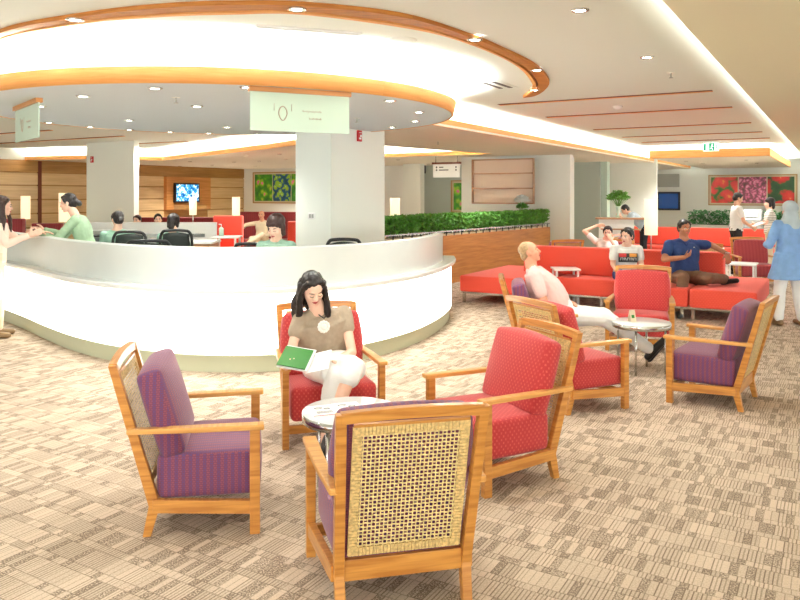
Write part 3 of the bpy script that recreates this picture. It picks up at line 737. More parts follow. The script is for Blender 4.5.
# ================================================================ LOUNGE CHAIRS
def make_chair(label, fab, group=None):
    t = thing('lounge_chair', label, 'chair', (0, 0, 0), 0, group)
    YB = lambda z: -.215-.19*(z-.15)/.70 if z > .15 else -.215-.035*(.15-z)/.15   # centre line of the rear post
    def xo(s, z): return s*(.278+.022*z/.85)
    for s in (-1, 1):
        # rear post: kinked at the seat rail, leaning back above it
        zs = [0, .15, .85]
        poly = [(YB(0)-.02, 0), (YB(0)+.02, 0), (YB(.15)+.028, .15), (YB(.85)+.018, .85), (YB(.85)-.022, .85), (YB(.15)-.026, .15)]
        MB().side(poly, lambda p: s*(.262+.022*p[1]/.85)-.021, lambda p: s*(.262+.022*p[1]/.85)+.021).done('rear_post', 'chair', t, bevel=.004)
        MB().side([(.245, 0), (.295, 0), (.295, .515), (.245, .515)], lambda p: s*.328-.022, lambda p: s*.328+.022).done('front_leg', 'chair', t, bevel=.004)
        # arm: tapers to the back, where it meets the post on its outer side
        top = [(s*.362, .315), (s*.298, .315), (s*.288, -.10), (s*.283, -.34), (s*.318, -.34), (s*.345, -.05)]
        MB().prism(top if s < 0 else top[::-1], .515, .542).done('armrest', 'chairlt', t, bevel=.006)
        # side rail between front leg and post
        MB().add([(s*.345, .25, .10), (s*.310, .25, .10), (s*.265, -.22, .12), (s*.298, -.22, .12), (s*.345, .25, .165), (s*.310, .25, .165), (s*.265, -.22, .185), (s*.298, -.22, .185)],
                 [(0, 1, 2, 3), (7, 6, 5, 4), (0, 4, 5, 1), (1, 5, 6, 2), (2, 6, 7, 3), (3, 7, 4, 0)]).done('side_rail', 'chair', t, bevel=.003)
    MB().box((0, .262, .12), (.62, .025, .055)).done('front_rail', 'chair', t, bevel=.003)
    MB().box((0, YB(.16), .165), (.50, .03, .085)).done('back_rail', 'chair', t, bevel=.003)
    b = MB(); n = 8; vs = []; fs = []
    for i in range(n+1):
        x = -.285+.57*i/n; bow = .012*(1-(x/.285)**2)
        for (y, z) in ((YB(.83)+.017, .81+bow), (YB(.85)+.017, .855+bow), (YB(.85)-.021, .855+bow), (YB(.83)-.021, .81+bow)): vs.append((x, y-bow*.8, z))
    for i in range(n):
        for k in range(4): fs.append((i*4+k, i*4+(k+1) % 4, i*4+4+(k+1) % 4, i*4+4+k))
    fs += [(0, 1, 2, 3), tuple(range(n*4+3, n*4-1, -1))]
    b.add(vs, fs).done('top_rail', 'chair', t, bevel=.003)
    # inner frame around the cane and the cane itself: flat strands woven over and under
    tilt = math.atan2(.19, .70)
    Rm = Matrix.Translation((0, YB(.51)-.0, .51)) @ Matrix.Rotation(tilt, 4, 'X')
    W2, H2 = .232, .290
    b = MB(); bz = .032
    for s in (-1, 1):
        for k in range(40): b.box((s*(W2-bz/2), .0, -H2+(k+.5)*2*H2/40), (bz+.006, .010, 2*H2/40*.86), m=Rm)
        for k in range(32): b.box((-W2+(k+.5)*2*W2/32, 0, s*(H2-bz/2)), (2*W2/32*.86, .011, bz+.006), m=Rm)
    pn = b.done('cane_border', 'caneb', t)
    b = MB(); nx, nz = 24, 30
    for i in range(nx):
        x = -W2+bz+(2*(W2-bz))*(i+.5)/nx; vs = []; fs = []
        for k in range(nz+1):
            z = -H2+bz+2*(H2-bz)*k/nz; y = .0022*(1 if (i+k) % 2 else -1)
            vs += [(x-.0024, y, z), (x+.0024, y, z)]
            if k: o = 2*k; fs.append((o-2, o-1, o+1, o))
        b.add([(a_, y_+.0008, z_) for a_, y_, z_ in vs]+[(a_, y_-.0008, z_) for a_, y_, z_ in vs], fs+[tuple(q+2*(nz+1) for q in reversed(f_)) for f_ in fs], m=Rm)
    for k in range(nz):
        z = -H2+bz+(2*(H2-bz))*(k+.5)/nz; vs = []; fs = []
        for i in range(nx+1):
            x = -W2+bz+2*(W2-bz)*i/nx; y = .0022*(-1 if (i+k) % 2 else 1)
            vs += [(x, y, z-.0030), (x, y, z+.0030)]
            if i: o = 2*i; fs.append((o-2, o, o+1, o-1))
        b.add([(a_, y_+.0008, z_) for a_, y_, z_ in vs]+[(a_, y_-.0008, z_) for a_, y_, z_ in vs], fs+[tuple(q+2*(nx+1) for q in reversed(f_)) for f_ in fs], m=Rm)
    b.done('cane_weave', 'cane', t)
    b = MB()
    b.box((0, 0, H2+.008), (2*W2, .014, .012), m=Rm)
    b.done('cane_frame', 'chair', t)
    # cushions
    def shp(q): k = .93+.07*(q.y+.25)/.5; q.x *= k; return q
    MB().rbox((0, .045, .285), (.585, .50, .225), r=.035, n=3, bulge=.012, p=shp).done('seat_cushion', fab, t)
    MB().rbox((0, -.185, .592), (.55, .125, .44), r=.03, n=3, bulge=.03, rot=Euler((tilt+.03, 0, 0))).done('back_cushion', fab, t)
    return t
def rad(d): return math.radians(d)
cp = make_chair('purple lounge chair with a cane back in the left foreground, seen from its side', 'purple')
cr = make_chair('red lounge chair in which the woman in taupe reads', 'redpat')
def place(t, x, y, deg): t.location = (x, y, 0); t.rotation_euler = (0, 0, rad(deg)); return t
place(cp, -1.047, 3.945, 280.8); place(cr, -.518, 5.229, 196.6)
dup(cp, (-.036, 3.251, 0), rad(12.8), 'nearest lounge chair, purple, its woven cane back turned to the viewer')
dup(cr, (.58, 4.516, 0), rad(115.8), 'red lounge chair right of the nearest cane-backed chair, facing left')
dup(cr, (1.374, 5.974, 0), rad(297.1), 'empty red lounge chair with cane back just behind the big red one, facing right')
dup(cp, (1.42, 7.38, 0), rad(262), 'purple lounge chair in which the man in pale pink lies back asleep')
dup(cr, (2.638, 8.101, 0), rad(158.6), 'red lounge chair facing the viewer behind the small round table, in front of the boy')
dup(cp, (2.588, 6.071, 0), rad(53.5), 'purple lounge chair on the right, facing left, in front of the vermilion bench')
cm = dup(cr, (6.55, 13.7, 0), rad(172), 'maroon lounge chair with pale wood frame in front of the standing man in white', {'red_upholstery': 'maroon_upholstery'})
dup(cm, (4.95, 12.6, 0), rad(20), 'wooden lounge chair partly hidden behind the right end of the vermilion backrest')
dup(cp, (4.75, 14.9, 0), rad(235), 'purple lounge chair beside the tall paper lamp behind the bench')
dup(cp, (2.95, 13.7, 0), rad(10), 'cane-backed wooden chair behind the bench, between hedge and seated woman')
dup(cm, (3.75, 13.1, 0), rad(150), 'dark red chair in which the woman with her hand behind her head sits')

# ================================================================ TABLES
def round_table(label, loc, r, h, feet_in=.05):
    t = thing('round_side_table', label, 'table', loc)
    MB().lathe([(.001, h-.012), (r-.012, h-.012), (r-.002, h-.008), (r-.002, h), (.001, h)], 48).done('tabletop', 'marble', t)
    MB().lathe([(r-.02, h-.05), (r, h-.05), (r, h-.004), (r-.003, h-.004), (r-.003, h-.045), (r-.02, h-.045)], 48).done('metal_rim', 'chrome', t)
    for k in range(4):
        a = PI/4+k*PI/2+.25; x, y = (r-feet_in)*math.cos(a), (r-feet_in)*math.sin(a)
        MB().tube([(x, y, 0), (x, y, h-.03)], .011, 10).done('leg', 'chrome', t)
    return t
round_table('small round pale-topped table with metal rim between the woman and the nearest chair', (-.27, 4.13, 0), .275, .475)
round_table('small round pale table on thin metal legs in front of the facing red chair', (2.29, 7.02, 0), .27, .47)
# magazine lying on the near table
mg = thing('magazine', 'open magazine lying on the near round table', 'magazine', (-.36, 4.13, .476), .35)
MB().box((-.075, 0, .002), (.15, .2, .004)).box((.075, 0, .003), (.15, .2, .006)).done('pages', 'paper', mg)
b = MB()
for (x, y, r_) in ((-.09, .04, .022), (-.045, .02, .018), (.05, .05, .024), (.10, .02, .02)):
    b.tube([(x+r_*math.cos(q), y+r_*.6*math.sin(q), .0065) for q in [2*PI*i/12 for i in range(13)]], .0016, 5)
for y in (-.02, -.035, -.05): b.box((-.07, y, .0045), (.09, .004, .0012)).box((.07, y, .0065), (.08, .004, .0012))
b.done('print', 'ink', mg); MB().box((-.075, -.092, .0045), (.14, .008, .001)).done('pink_edge', 'inkred', mg)
# small bottle/card holder on the second table
ch_ = thing('card_holder', 'small pale folded card standing on the round table by the facing red chair', 'card holder', (2.20, 7.02, .471), .3)
MB().add([(-.03, -.03, 0), (.03, -.03, 0), (.03, 0, .11), (-.03, 0, .11), (-.03, .03, 0), (.03, .03, 0), (-.03, -.026, 0), (.03, -.026, 0), (.03, 0, .104), (-.03, 0, .104), (-.03, .026, 0), (.03, .026, 0)], [(0, 1, 2, 3), (3, 2, 5, 4), (7, 6, 9, 8), (8, 9, 10, 11), (0, 3, 9, 6), (3, 4, 10, 9), (1, 7, 8, 2), (2, 8, 11, 5), (0, 6, 7, 1), (4, 5, 11, 10)]).done('folded_card', 'cream', ch_)
MB().box((0, -.018, .05), (.03, .002, .03), rot=Euler((-.27, 0, 0))).done('green_print', 'green', ch_)
def square_table(label, loc, rz, w, h):
    t = thing('side_table', label, 'table', loc, rz)
    MB().rbox((0, 0, h-.015), (w, w, .03), r=.008, n=2).done('tabletop', 'white', t)
    for sx in (-1, 1):
        for sy in (-1, 1): MB().box((sx*(w/2-.04), sy*(w/2-.04), (h-.03)/2), (.03, .03, h-.03)).done('leg', 'white', t)
square_table('small square white table at the seat end behind the sleeping man', RM(-3.62, 11.14), ROOMZ+.5, .40, .54)
square_table('low white table between the wooden chair and the maroon chair', (5.95, 12.9, 0), ROOMZ, .5, .48)
square_table('white table in front of the long far bench, left of the standing man', (6.1, 14.6, 0), ROOMZ, .5, .62)

# ================================================================ VERMILION BENCH
bn = thing('modular_bench', 'long vermilion bench with backrest and deep ends on chrome legs', 'bench', RM(-2.9, 11.4), ROOMZ)
def bl(name, a0, a1, b0, b1, z0, z1, m='bench', r=.03):
    return MB().rbox(((a0+a1)/2+2.9, (b0+b1)/2-11.4, (z0+z1)/2), (a1-a0, b1-b0, z1-z0), r=r, n=3).done(name, m, bn)
bl('seat_module', -5.05, -3.72, 10.35, 12.3, .17, .42)
bl('seat_module', -3.70, -2.40, 10.85, 11.42, .17, .42); bl('seat_module', -2.38, -1.72, 10.42, 11.42, .17, .42); bl('seat_module', -1.70, -.88, 10.42, 12.35, .17, .42)
bl('seat_module', -3.70, -1.72, 11.68, 12.3, .17, .42)
bl('backrest', -4.42, -2.92, 11.43, 11.66, .40, .84); bl('backrest', -2.90, -1.40, 11.43, 11.66, .40, .84)
for (a, b_) in ((-5.0, 10.42), (-5.0, 12.2), (-3.76, 10.42), (-3.0, 10.92), (-1.8, 10.5), (-.95, 10.5), (-.95, 12.25), (-1.66, 10.5), (-3.0, 12.2)):
    MB().box((a+2.9, b_-11.4, .085), (.04, .04, .17)).done('leg', 'chrome', bn)
MB().box((-5.0+2.9+.62, 10.42-11.4, .155), (1.28, .04, .03)).box((-.95+2.9-.72, 10.5-11.4, .155), (1.4, .04, .03)).box((-3.05+2.9, 10.92-11.4, .155), (1.28, .04, .03)).done('base_bar', 'chrome', bn)
# far bench
fbn = thing('modular_bench', 'long red bench in front of the far planters and paintings', 'bench', RM(-2.9, 19.2), ROOMZ)
MB().rbox((0, 0, .65), (3.3, .25, .42), r=.03, n=3).done('backrest', 'bench', fbn)
MB().rbox((0, -.45, .31), (3.3, .75, .24), r=.03, n=3).done('seat_module', 'bench', fbn)
for x in (-1.5, 1.5): MB().box((x, -.45, .1), (.05, .6, .2)).done('leg', 'chrome', fbn)
MB().box((0, 0, .23), (3.2, .2, .46)).done('base', 'black', fbn)

# ================================================================ HEDGE IN ITS PLANTER
pa, pb = Vector((-.5, 11.9, 0)), Vector((3.55, 17.55, 0)); pl = (pb-pa).length; prz = math.atan2(pb.y-pa.y, pb.x-pa.x)
pt = thing('planter_box', 'long wooden planter wall running from the desk to the beige column', 'planter', pa, prz)
MB().box((pl/2, .16, .45), (pl, .34, .90)).done('wooden_box', 'planter', pt)
b = MB()
b.box((pl/2, 0.0, .985), (pl, .015, .02))
b.done('top_rail', 'silver', pt)
k = .1
while k < pl: MB().box((k, 0.0, .94), (.018, .015, .09)).done('rail_post', 'black', pt); k += .28
MB().box((pl/2, .16, .915), (pl-.1, .24, .03)).done('lit_gap_strip', 'cream', pt)  # cream strip puts the lit gap under the hedge into colour
def hedge(name, label, a, b_, w, z0, z1, m, n, leaf, group=None, base=None):
    """many small leaves on a dark core of twigs, one countless mass"""
    L = (b_-a).length; rz = math.atan2(b_.y-a.y, b_.x-a.x); bb = MB(); rnd = random.Random(n)
    for i in range(n):
        u = rnd.random()*L; v = (rnd.random()-.5)*w; q = rnd.random()**.7; z = z0+(z1-z0)*q
        z += .035*noise.noise(Vector((u*3, v*3, 1)))*q
        v *= 1.1-.35*abs(q-.5)
        c = Vector((u, v+w/2, z)); s = leaf*(.7+.6*rnd.random())
        R = Euler((rnd.uniform(-1.1, 1.1), rnd.uniform(-1.1, 1.1), rnd.uniform(0, 6.28))).to_matrix()
        bb.add([c+R @ Vector(p) for p in ((0, -s, 0), (s*.42, 0, s*.1), (0, s, 0), (-s*.42, 0, s*.1))], [(0, 1, 2), (0, 2, 3)])
    o = bb.done(name, m, loc=a, rz=rz); o['kind'] = 'stuff'
    return tag(o, label, 'plants', group)
hedge('hedge_foliage', 'dense clipped green hedge growing from the long wooden planter', pa+Vector((0, .05, 0)), pb, .30, .97, 1.30, 'leaf', 15000, .042)
hb = MB(); rnd = random.Random(3); u = .05
while u < pl: 
    v = .08+.14*rnd.random(); hb.tube([(u, v, .9), (u+rnd.uniform(-.03, .03), v, 1.2)], .008, 5); u += .07
o = hb.done('hedge_stems', 'stem', loc=pa, rz=prz); o['kind'] = 'stuff'; tag(o, 'row of thin dark stems under the clipped hedge foliage', 'plants')
# far planters with broad dark leaves
def leafy(label, a, b_, z0, z1, n, m='leaf2', leaf=.16, w=.4):
    L = (b_-a).length; rz = math.atan2(b_.y-a.y, b_.x-a.x); bb = MB(); rnd = random.Random(n)
    for i in range(n):
        u = rnd.random()*L; v = rnd.random()*w; h = z0+(z1-z0)*rnd.random(); s = leaf*(.6+.6*rnd.random()); az = rnd.random()*6.28
        d = Vector((math.cos(az), math.sin(az), 0)); sd = Vector((-d.y, d.x, 0))*s*.16; p = Vector((u, v, h))
        bb.add([p-sd*.3, p+sd*.3, p+d*s*.45+Vector((0, 0, s*.35))+sd, p+d*s*.45+Vector((0, 0, s*.35))-sd, p+d*s+Vector((0, 0, s*.05))], [(0, 1, 2, 3), (3, 2, 4)])
    o = bb.done('planter_foliage', m, loc=a, rz=rz); o['kind'] = 'stuff'; return tag(o, label, 'plants')
pb0 = RM(-3.0, 25.5)
g0, g1 = atd(688, 220, 24), atd(800, 220, 22)
pz = thing('planter_box', 'low grey planter trough under the far flower triptych', 'planter', (g0.x, g0.y, 0), math.atan2(g1.y-g0.y, g1.x-g0.x)); Lg = (g1-g0).length
MB().box((Lg/2, .25, .35), (Lg, .5, .7)).done('trough', 'greyb', pz); MB().box((Lg/2, .25, .70), (Lg-.1, .4, .02)).done('soil', 'soil', pz)
leafy('dark green broad-leaved plants under the red tulip panel', Vector((g0.x, g0.y, 0)), Vector((g0.x, g0.y, 0)).lerp(Vector((g1.x, g1.y, 0)), .46), .68, 1.12, 900)
leafy('dark green broad-leaved plants between the two standing people far right', Vector((g0.x, g0.y, 0)).lerp(Vector((g1.x, g1.y, 0)), .58), Vector((g0.x, g0.y, 0)).lerp(Vector((g1.x, g1.y, 0)), .95), .68, 1.12, 700)
# grey kiosk between the plants
kq = atd(748, 220, 21.2); kk = thing('kiosk', 'grey kiosk with a sloping desk behind the standing man', 'kiosk', (kq.x, kq.y, 0), ROOMZ)
MB().side([(-.25, 0), (.25, 0), (.25, 1.25), (.18, 1.25), (-.25, .95)], -.36, .36).done('body', 'kiosk', kk, bevel=.01)
MB().box((0, -.06, 1.12), (.5, .3, .02), rot=Euler((.6, 0, 0))).done('sloping_top', 'paper', kk)
# counter with vase
k0, k1 = atd(600, 216, 17.6), atd(641, 217, 17.6)
ct = thing('counter', 'tall narrow counter with a brown top where a man leans', 'counter', ((k0.x+k1.x)/2, k0.y, 0), ROOMZ*.5)
MB().box((0, 0, 1.10), (1.15, .45, .04)).done('counter_top', 'nichesh', ct); MB().box((-.1, 0, .54), (.8, .35, 1.08)).done('body', 'white', ct); MB().box((0, -.19, .85), (.9, .02, .03)).done('foot_rail', 'nichesh', ct)
vq = Vector(((618-400)/F*17.6, 17.6, 1.12))
vs_ = thing('vase', 'glass vase with a bushy green bouquet on the tall counter', 'vase', vq)
MB().lathe([(.001, 0), (.045, 0), (.03, .06), (.035, .2), (.06, .27), (.055, .27), (.03, .2), (.025, .06), (.04, .01), (.001, .01)], 20).done('glass_body', 'glass', vs_)
def bouquet(parent, z, r, n, m, leaf):
    bb = MB(); rnd = random.Random(n)
    for i in range(n):
        th = rnd.random()*6.28; ph = rnd.random()**.6*1.25; rr = r*(.6+.4*rnd.random())
        d = Vector((math.cos(th)*math.sin(ph), math.sin(th)*math.sin(ph), math.cos(ph))); p = Vector((0, 0, z))+d*rr
        R = Euler((rnd.uniform(-1, 1), rnd.uniform(-1, 1), rnd.random()*6)).to_matrix(); s = leaf
        bb.add([p+R @ Vector(q) for q in ((0, -s, 0), (s*.4, 0, 0), (0, s, 0), (-s*.4, 0, 0))], [(0, 1, 2, 3)])
        if i % 12 == 0: bb.tube([(0, 0, z-.12), tuple(p)], .004, 4)
    return bb.done('leaves' if m != 'whitec' else 'white_petals', m, parent)
bouquet(vs_, .36, .30, 420, 'leaf', .05)
vq = Vector(((522-400)/F*17.55, 17.55, 0))
pd = thing('plinth', 'white plinth behind the hedge carrying the white flowers', 'plinth', vq, ROOMZ); MB().box((0, 0, .55), (.3, .3, 1.1)).done('body', 'white', pd); MB().box((0, 0, 1.11), (.34, .34, .03)).done('top', 'white', pd)
vs_ = thing('vase', 'round vase of white flowers rising above the hedge', 'vase', vq+Vector((0, 0, 1.126)))
MB().lathe([(.001, 0), (.06, 0), (.10, .08), (.08, .16), (.07, .16), (.09, .08), (.05, .01), (.001, .01)], 20).done('glass_body', 'glass', vs_)
bouquet(vs_, .20, .15, 200, 'leaf', .05); bouquet(vs_, .34, .20, 200, 'whitec', .05)

# ================================================================ LAMPS
def paper_lamp(label, px, d, w, y0, y1, base_z=0, group=None):
    x = (px-400)*d/F; z1 = CAMH-(y0-HOR)*d/F; z0 = CAMH-(y1-HOR)*d/F
    t = thing('floor_lamp', label, 'lamp', (x, d, base_z), 0, group)
    MB().lathe([(w/2, z0-base_z), (w/2, z1-base_z), (w/2-.01, z1-base_z), (w/2-.01, z0-base_z)], 28).done('lamp_shade', 'lamp', t)
    MB().tube([(0, 0, .02), (0, 0, z1-base_z-.05)], .012, 8).done('pole', 'silver', t)
    MB().lathe([(.001, 0), (.13, 0), (.13, .02), (.001, .025)], 24).done('base', 'silver', t)
    MB().box((0, 0, z1-base_z-.03), (w-.01, .01, .008)).box((0, 0, z1-base_z-.03), (.01, w-.01, .008)).done('shade_holder', 'silver', t)
paper_lamp('tall cylindrical paper lamp glowing behind the boy on the bench', 651, 14.6, .25, 199, 235)
paper_lamp('glowing paper lamp behind the hands meeting over the desk, far left', 25.5, 18.4, .22, 196, 219)
paper_lamp('glowing paper lamp directly behind the leaning woman in green', 64.5, 17.8, .26, 193, 222)
paper_lamp('glowing paper lamp in front of the television', 193, 18.0, .17, 197, 215)
paper_lamp('glowing paper lamp left of the seated elderly man', 236, 19.0, .20, 197, 217)
paper_lamp('glowing paper lamp just right of the wide column', 395, 19.5, .26, 198, 222)
lt = thing('lamp_table', 'dark wooden side table beside the tall paper lamp', 'table', (5.05, 14.1, 0), .3)
MB().rbox((0, 0, .55), (.6, .45, .03), r=.006, n=2).done('tabletop', 'nichesh', lt)
for sx in (-1, 1):
    for sy in (-1, 1): MB().box((sx*.26, sy*.19, .27), (.035, .035, .54)).done('leg', 'chair', lt)

# ================================================================ BEHIND THE DESK
# low white partitions and work desks
def block(name, label, cat, c, d, m, rz=0, top=None):
    t = thing(name, label, cat, (c[0], c[1], 0), rz)
    MB().rbox((0, 0, c[2]), d, r=.012, n=2).done('panel', m, t)
    if top: MB().box((0, top[0], top[1]), (d[0], top[2], .03)).done('desk_top', 'white', t)
    return t
pc = lambda px, d: ((px-400)*d/F, d)
x0, x1 = pc(88, 12.6)[0], pc(217, 12.6)[0]
pw = block('desk_partition', 'low white partition behind the seated staff, left of the drawer unit', 'partition', ((x0+x1)/2, 12.6, .60), (x1-x0, .05, 1.20), 'white', 0, (-.25, .75, .45))
MB().box((.2, -.03, .98), (x1-x0-.8, .012, .05)).done('cable_rail', 'silver', pw)
dx0, dx1 = pc(190, 11.6)[0], pc(218, 11.6)[0]
dr = thing('drawer_unit', 'wooden drawer unit with metal handle beside the white partition', 'drawer unit', ((dx0+dx1)/2, 11.4, 0))
MB().rbox((0, 0, .48), (dx1-dx0, .5, .90), r=.01, n=2).done('cabinet', 'nichesh', dr)
q = MB().box((0, -.26, .80), (dx1-dx0-.03, .02, .2)).done('drawer', 'tvwood', dr); MB().box((0, -.28, .80), (.12, .02, .02)).done('handle', 'silver', q)
MB().box((0, 0, .945), (dx1-dx0+.06, .56, .03)).done('top', 'white', dr)
square_table('tall white table right of the drawer unit carrying the hand gel', (pc(227, 12.0)[0], 12.0, 0), 0, .42, 1.0)
hs = thing('hand_gel_bottle', 'clear pump bottle of hand gel on the tall white table', 'bottle', (pc(220.5, 11.9)[0], 11.95, 1.0))
MB().lathe([(.001, 0), (.04, 0), (.04, .12), (.015, .15), (.001, .15)], 16).done('bottle_body', 'glass', hs); MB().tube([(0, 0, .15), (0, 0, .19), (-.04, 0, .19)], .008, 6).done('pump', 'white', hs)
ph = thing('computer_monitor', 'low white-edged screen on the staff desk left of the seated staff with the bun', 'screen', (*pc(104, 11.95), .765), .3)
MB().rbox((0, 0, .20), (.44, .04, .28), r=.01, n=2).done('screen_case', 'white', ph); MB().box((0, -.022, .20), (.40, .004, .24)).done('screen', 'greyb', ph); MB().box((0, 0, .04), (.05, .04, .08)).box((0, 0, .008), (.2, .15, .016)).done('stand', 'greyb', ph)
# office chairs
def office_chair(label, px, d, ztop, w, rz, seat_z=None):
    x = (px-400)*d/F; t = thing('office_chair', label, 'office chair', (x, d, 0), rz)
    h = .5; b = MB()
    pts = [(-w/2*.86, 0, ztop-h), (-w/2, 0, ztop-.16), (-w/2*.86, 0, ztop-.03), (-w/4, -.02, ztop), (w/4, -.02, ztop), (w/2*.86, 0, ztop-.03), (w/2, 0, ztop-.16), (w/2*.86, 0, ztop-h), (0, 0, ztop-h-.02)]
    b.tube(spline([Vector(p) for p in pts], 4, True)+[Vector(pts[0])], .02, 8).done('back_frame', 'black', t)
    b = MB(); n = 8
    for i in range(n+1):
        for j in range(n+1):
            u = -1+2*i/n; v = j/n; ww = w/2*(.86+.12*math.sin(PI*min(1, v*1.1)))*.95
            b.v.append(Vector((u*ww, -.04*(1-u*u), ztop-h+.01+v*(h-.03)-(.03*u*u*v))))
    for i in range(n):
        for j in range(n): b.f.append((i*(n+1)+j, (i+1)*(n+1)+j, (i+1)*(n+1)+j+1, i*(n+1)+j+1)); b.sm.append(True); b.mi.append(0)
    o = b.done('mesh_back', 'mesh', t); s_ = o.modifiers.new('s', 'SOLIDIFY'); s_.thickness = .01
    sz = ztop-.52
    MB().rbox((0, .26, sz), (.48, .46, .07), r=.03, n=3).done('seat', 'black', t)
    MB().tube([(0, .03, ztop-.3), (0, -.02, sz), (0, .2, sz-.03)], .025, 8).done('back_support', 'black', t)
    MB().tube([(0, .24, .1), (0, .24, sz)], .03, 10).done('gas_column', 'chrome', t)
    for k in range(5):
        a = 2*PI*k/5; lg = MB().tube([(0, .24, .13), (.28*math.cos(a), .24+.28*math.sin(a), .07)], [.025, .016], 8).done('base_leg', 'black', t)
        MB().ell((.28*math.cos(a), .24+.28*math.sin(a), .035), (.03, .03, .035)).done('castor', 'black', lg)
def zt(py, d): return CAMH-(py-HOR)*d/F
office_chair('black mesh office chair behind the staff member with the bun', 129.5, 9.55, zt(232, 9.55), .43, 0)
office_chair('black mesh office chair with a seated person in front of the television', 176, 9.7, zt(230.5, 9.7), .42, 0)
office_chair('empty black office chair showing only its low curved top between the two mesh chairs', 148, 8.55, zt(241, 8.55), .52, .2)
office_chair('black office chair beside the leaning woman in green', 97, 10.3, zt(236, 10.3), .36, 1.1)
office_chair('empty black office chair whose rim shows above the desk right of the wide column corner', 344, 8.35, zt(239.5, 8.35), .40, 0)
office_chair('black office chair whose back just shows beside the facing staff member', 250, 8.3, zt(244, 8.3), .42, -.3)
# phone stand on desk rim at the left
px_ = atd(35.5, 229, 8.95)
# far seating on the left
def booth(label, px0, px1, d, y0, m, seat=True, arms=True, rz=0, dep=.75):
    x0, x1 = (px0-400)*d/F, (px1-400)*d/F; z = CAMH-(y0-HOR)*d/F; w = x1-x0
    t = thing('booth_sofa', label, 'sofa', ((x0+x1)/2, d, 0), rz)
    MB().rbox((0, 0, (z+.1)/2+.02), (w, .2, z-.1), r=.03, n=3).done('backrest', m, t)
    if seat: MB().rbox((0, -.45, .30), (w, dep, .28), r=.04, n=3).done('seat', m, t)
    MB().box((0, -.2, .08), (w-.1, .5, .14)).done('plinth', 'black', t)
    return t
booth('wide maroon sofa with a seated elderly man', 238, 312, 20.8, 212.5, 'maroon', rz=-.15)
booth('bright red high-backed seat between drawer unit and elderly man', 214, 243, 17.6, 216.5, 'bench', seat=True)
booth('maroon seat row in front of the left wall panels, behind the desk partition', 128, 216, 22.5, 218, 'maroon', seat=True)
booth('dark red seat behind the meeting hands at the far left', 4, 24, 17.2, 219.5, 'maroon', seat=True)
booth('dark red seat left of the leaning woman in green', 33, 62, 19.5, 224, 'maroon', seat=True)
booth('red seat right of the facing staff member, against the wide column', 288, 330, 16.5, 222, 'bench', seat=True)
# ================================================================ PEOPLE
PARKED = []
def park():
    for o in list(COL.objects): PARKED.append(o); COL.objects.unlink(o)

def V(*a): return Vector(a)
def remesh(mb, name, m, parent, vox, smooth=4, wrinkle=0, wf=18, seed=0, trim=None):
    park(); o = mb.done(name, m)
    r = o.modifiers.new('r', 'REMESH'); r.mode = 'VOXEL'; r.voxel_size = vox; r.use_smooth_shade = True
    s = o.modifiers.new('s', 'SMOOTH'); s.factor = .5; s.iterations = smooth
    dg = bpy.context.evaluated_depsgraph_get(); me = bpy.data.meshes.new_from_object(o.evaluated_get(dg))
    bpy.data.objects.remove(o); me.name = name
    if wrinkle:
        N = [v.normal.copy() for v in me.vertices]
        for v, nn in zip(me.vertices, N):
            p = v.co*wf+Vector((seed, 0, 0)); a = noise.noise(Vector((p.x, p.y, p.z*.45)))
            v.co += nn*wrinkle*(a+.4*noise.noise(p*2.3))
    for p in me.polygons: p.use_smooth = True
    o = bpy.data.objects.new(name, me); COL.objects.link(o); o.parent = parent; return o
def loft(mb, rings, ax):
    """rings: (centre, half width, half depth); ax: list of sideways axes; closed ends"""
    vs = []; fs = []; n = 20; R = len(rings)
    for i, (c, w, d) in enumerate(rings):
        t = (rings[min(i+1, R-1)][0]-rings[max(i-1, 0)][0]).normalized()
        x = ax[i] if isinstance(ax, list) else ax; x = (x-t*x.dot(t)).normalized(); y = t.cross(x)
        for k in range(n):
            a = 2*PI*k/n; ca, sa = math.cos(a), math.sin(a); q = .82
            vs.append(c+x*w*math.copysign(abs(ca)**q, ca)+y*d*math.copysign(abs(sa)**q, sa))
    for i in range(R-1):
        for k in range(n): fs.append((i*n+k, i*n+(k+1) % n, (i+1)*n+(k+1) % n, (i+1)*n+k))
    fs += [tuple(reversed(range(n))), tuple(range((R-1)*n, R*n))]
    return mb.add(vs, fs, True)
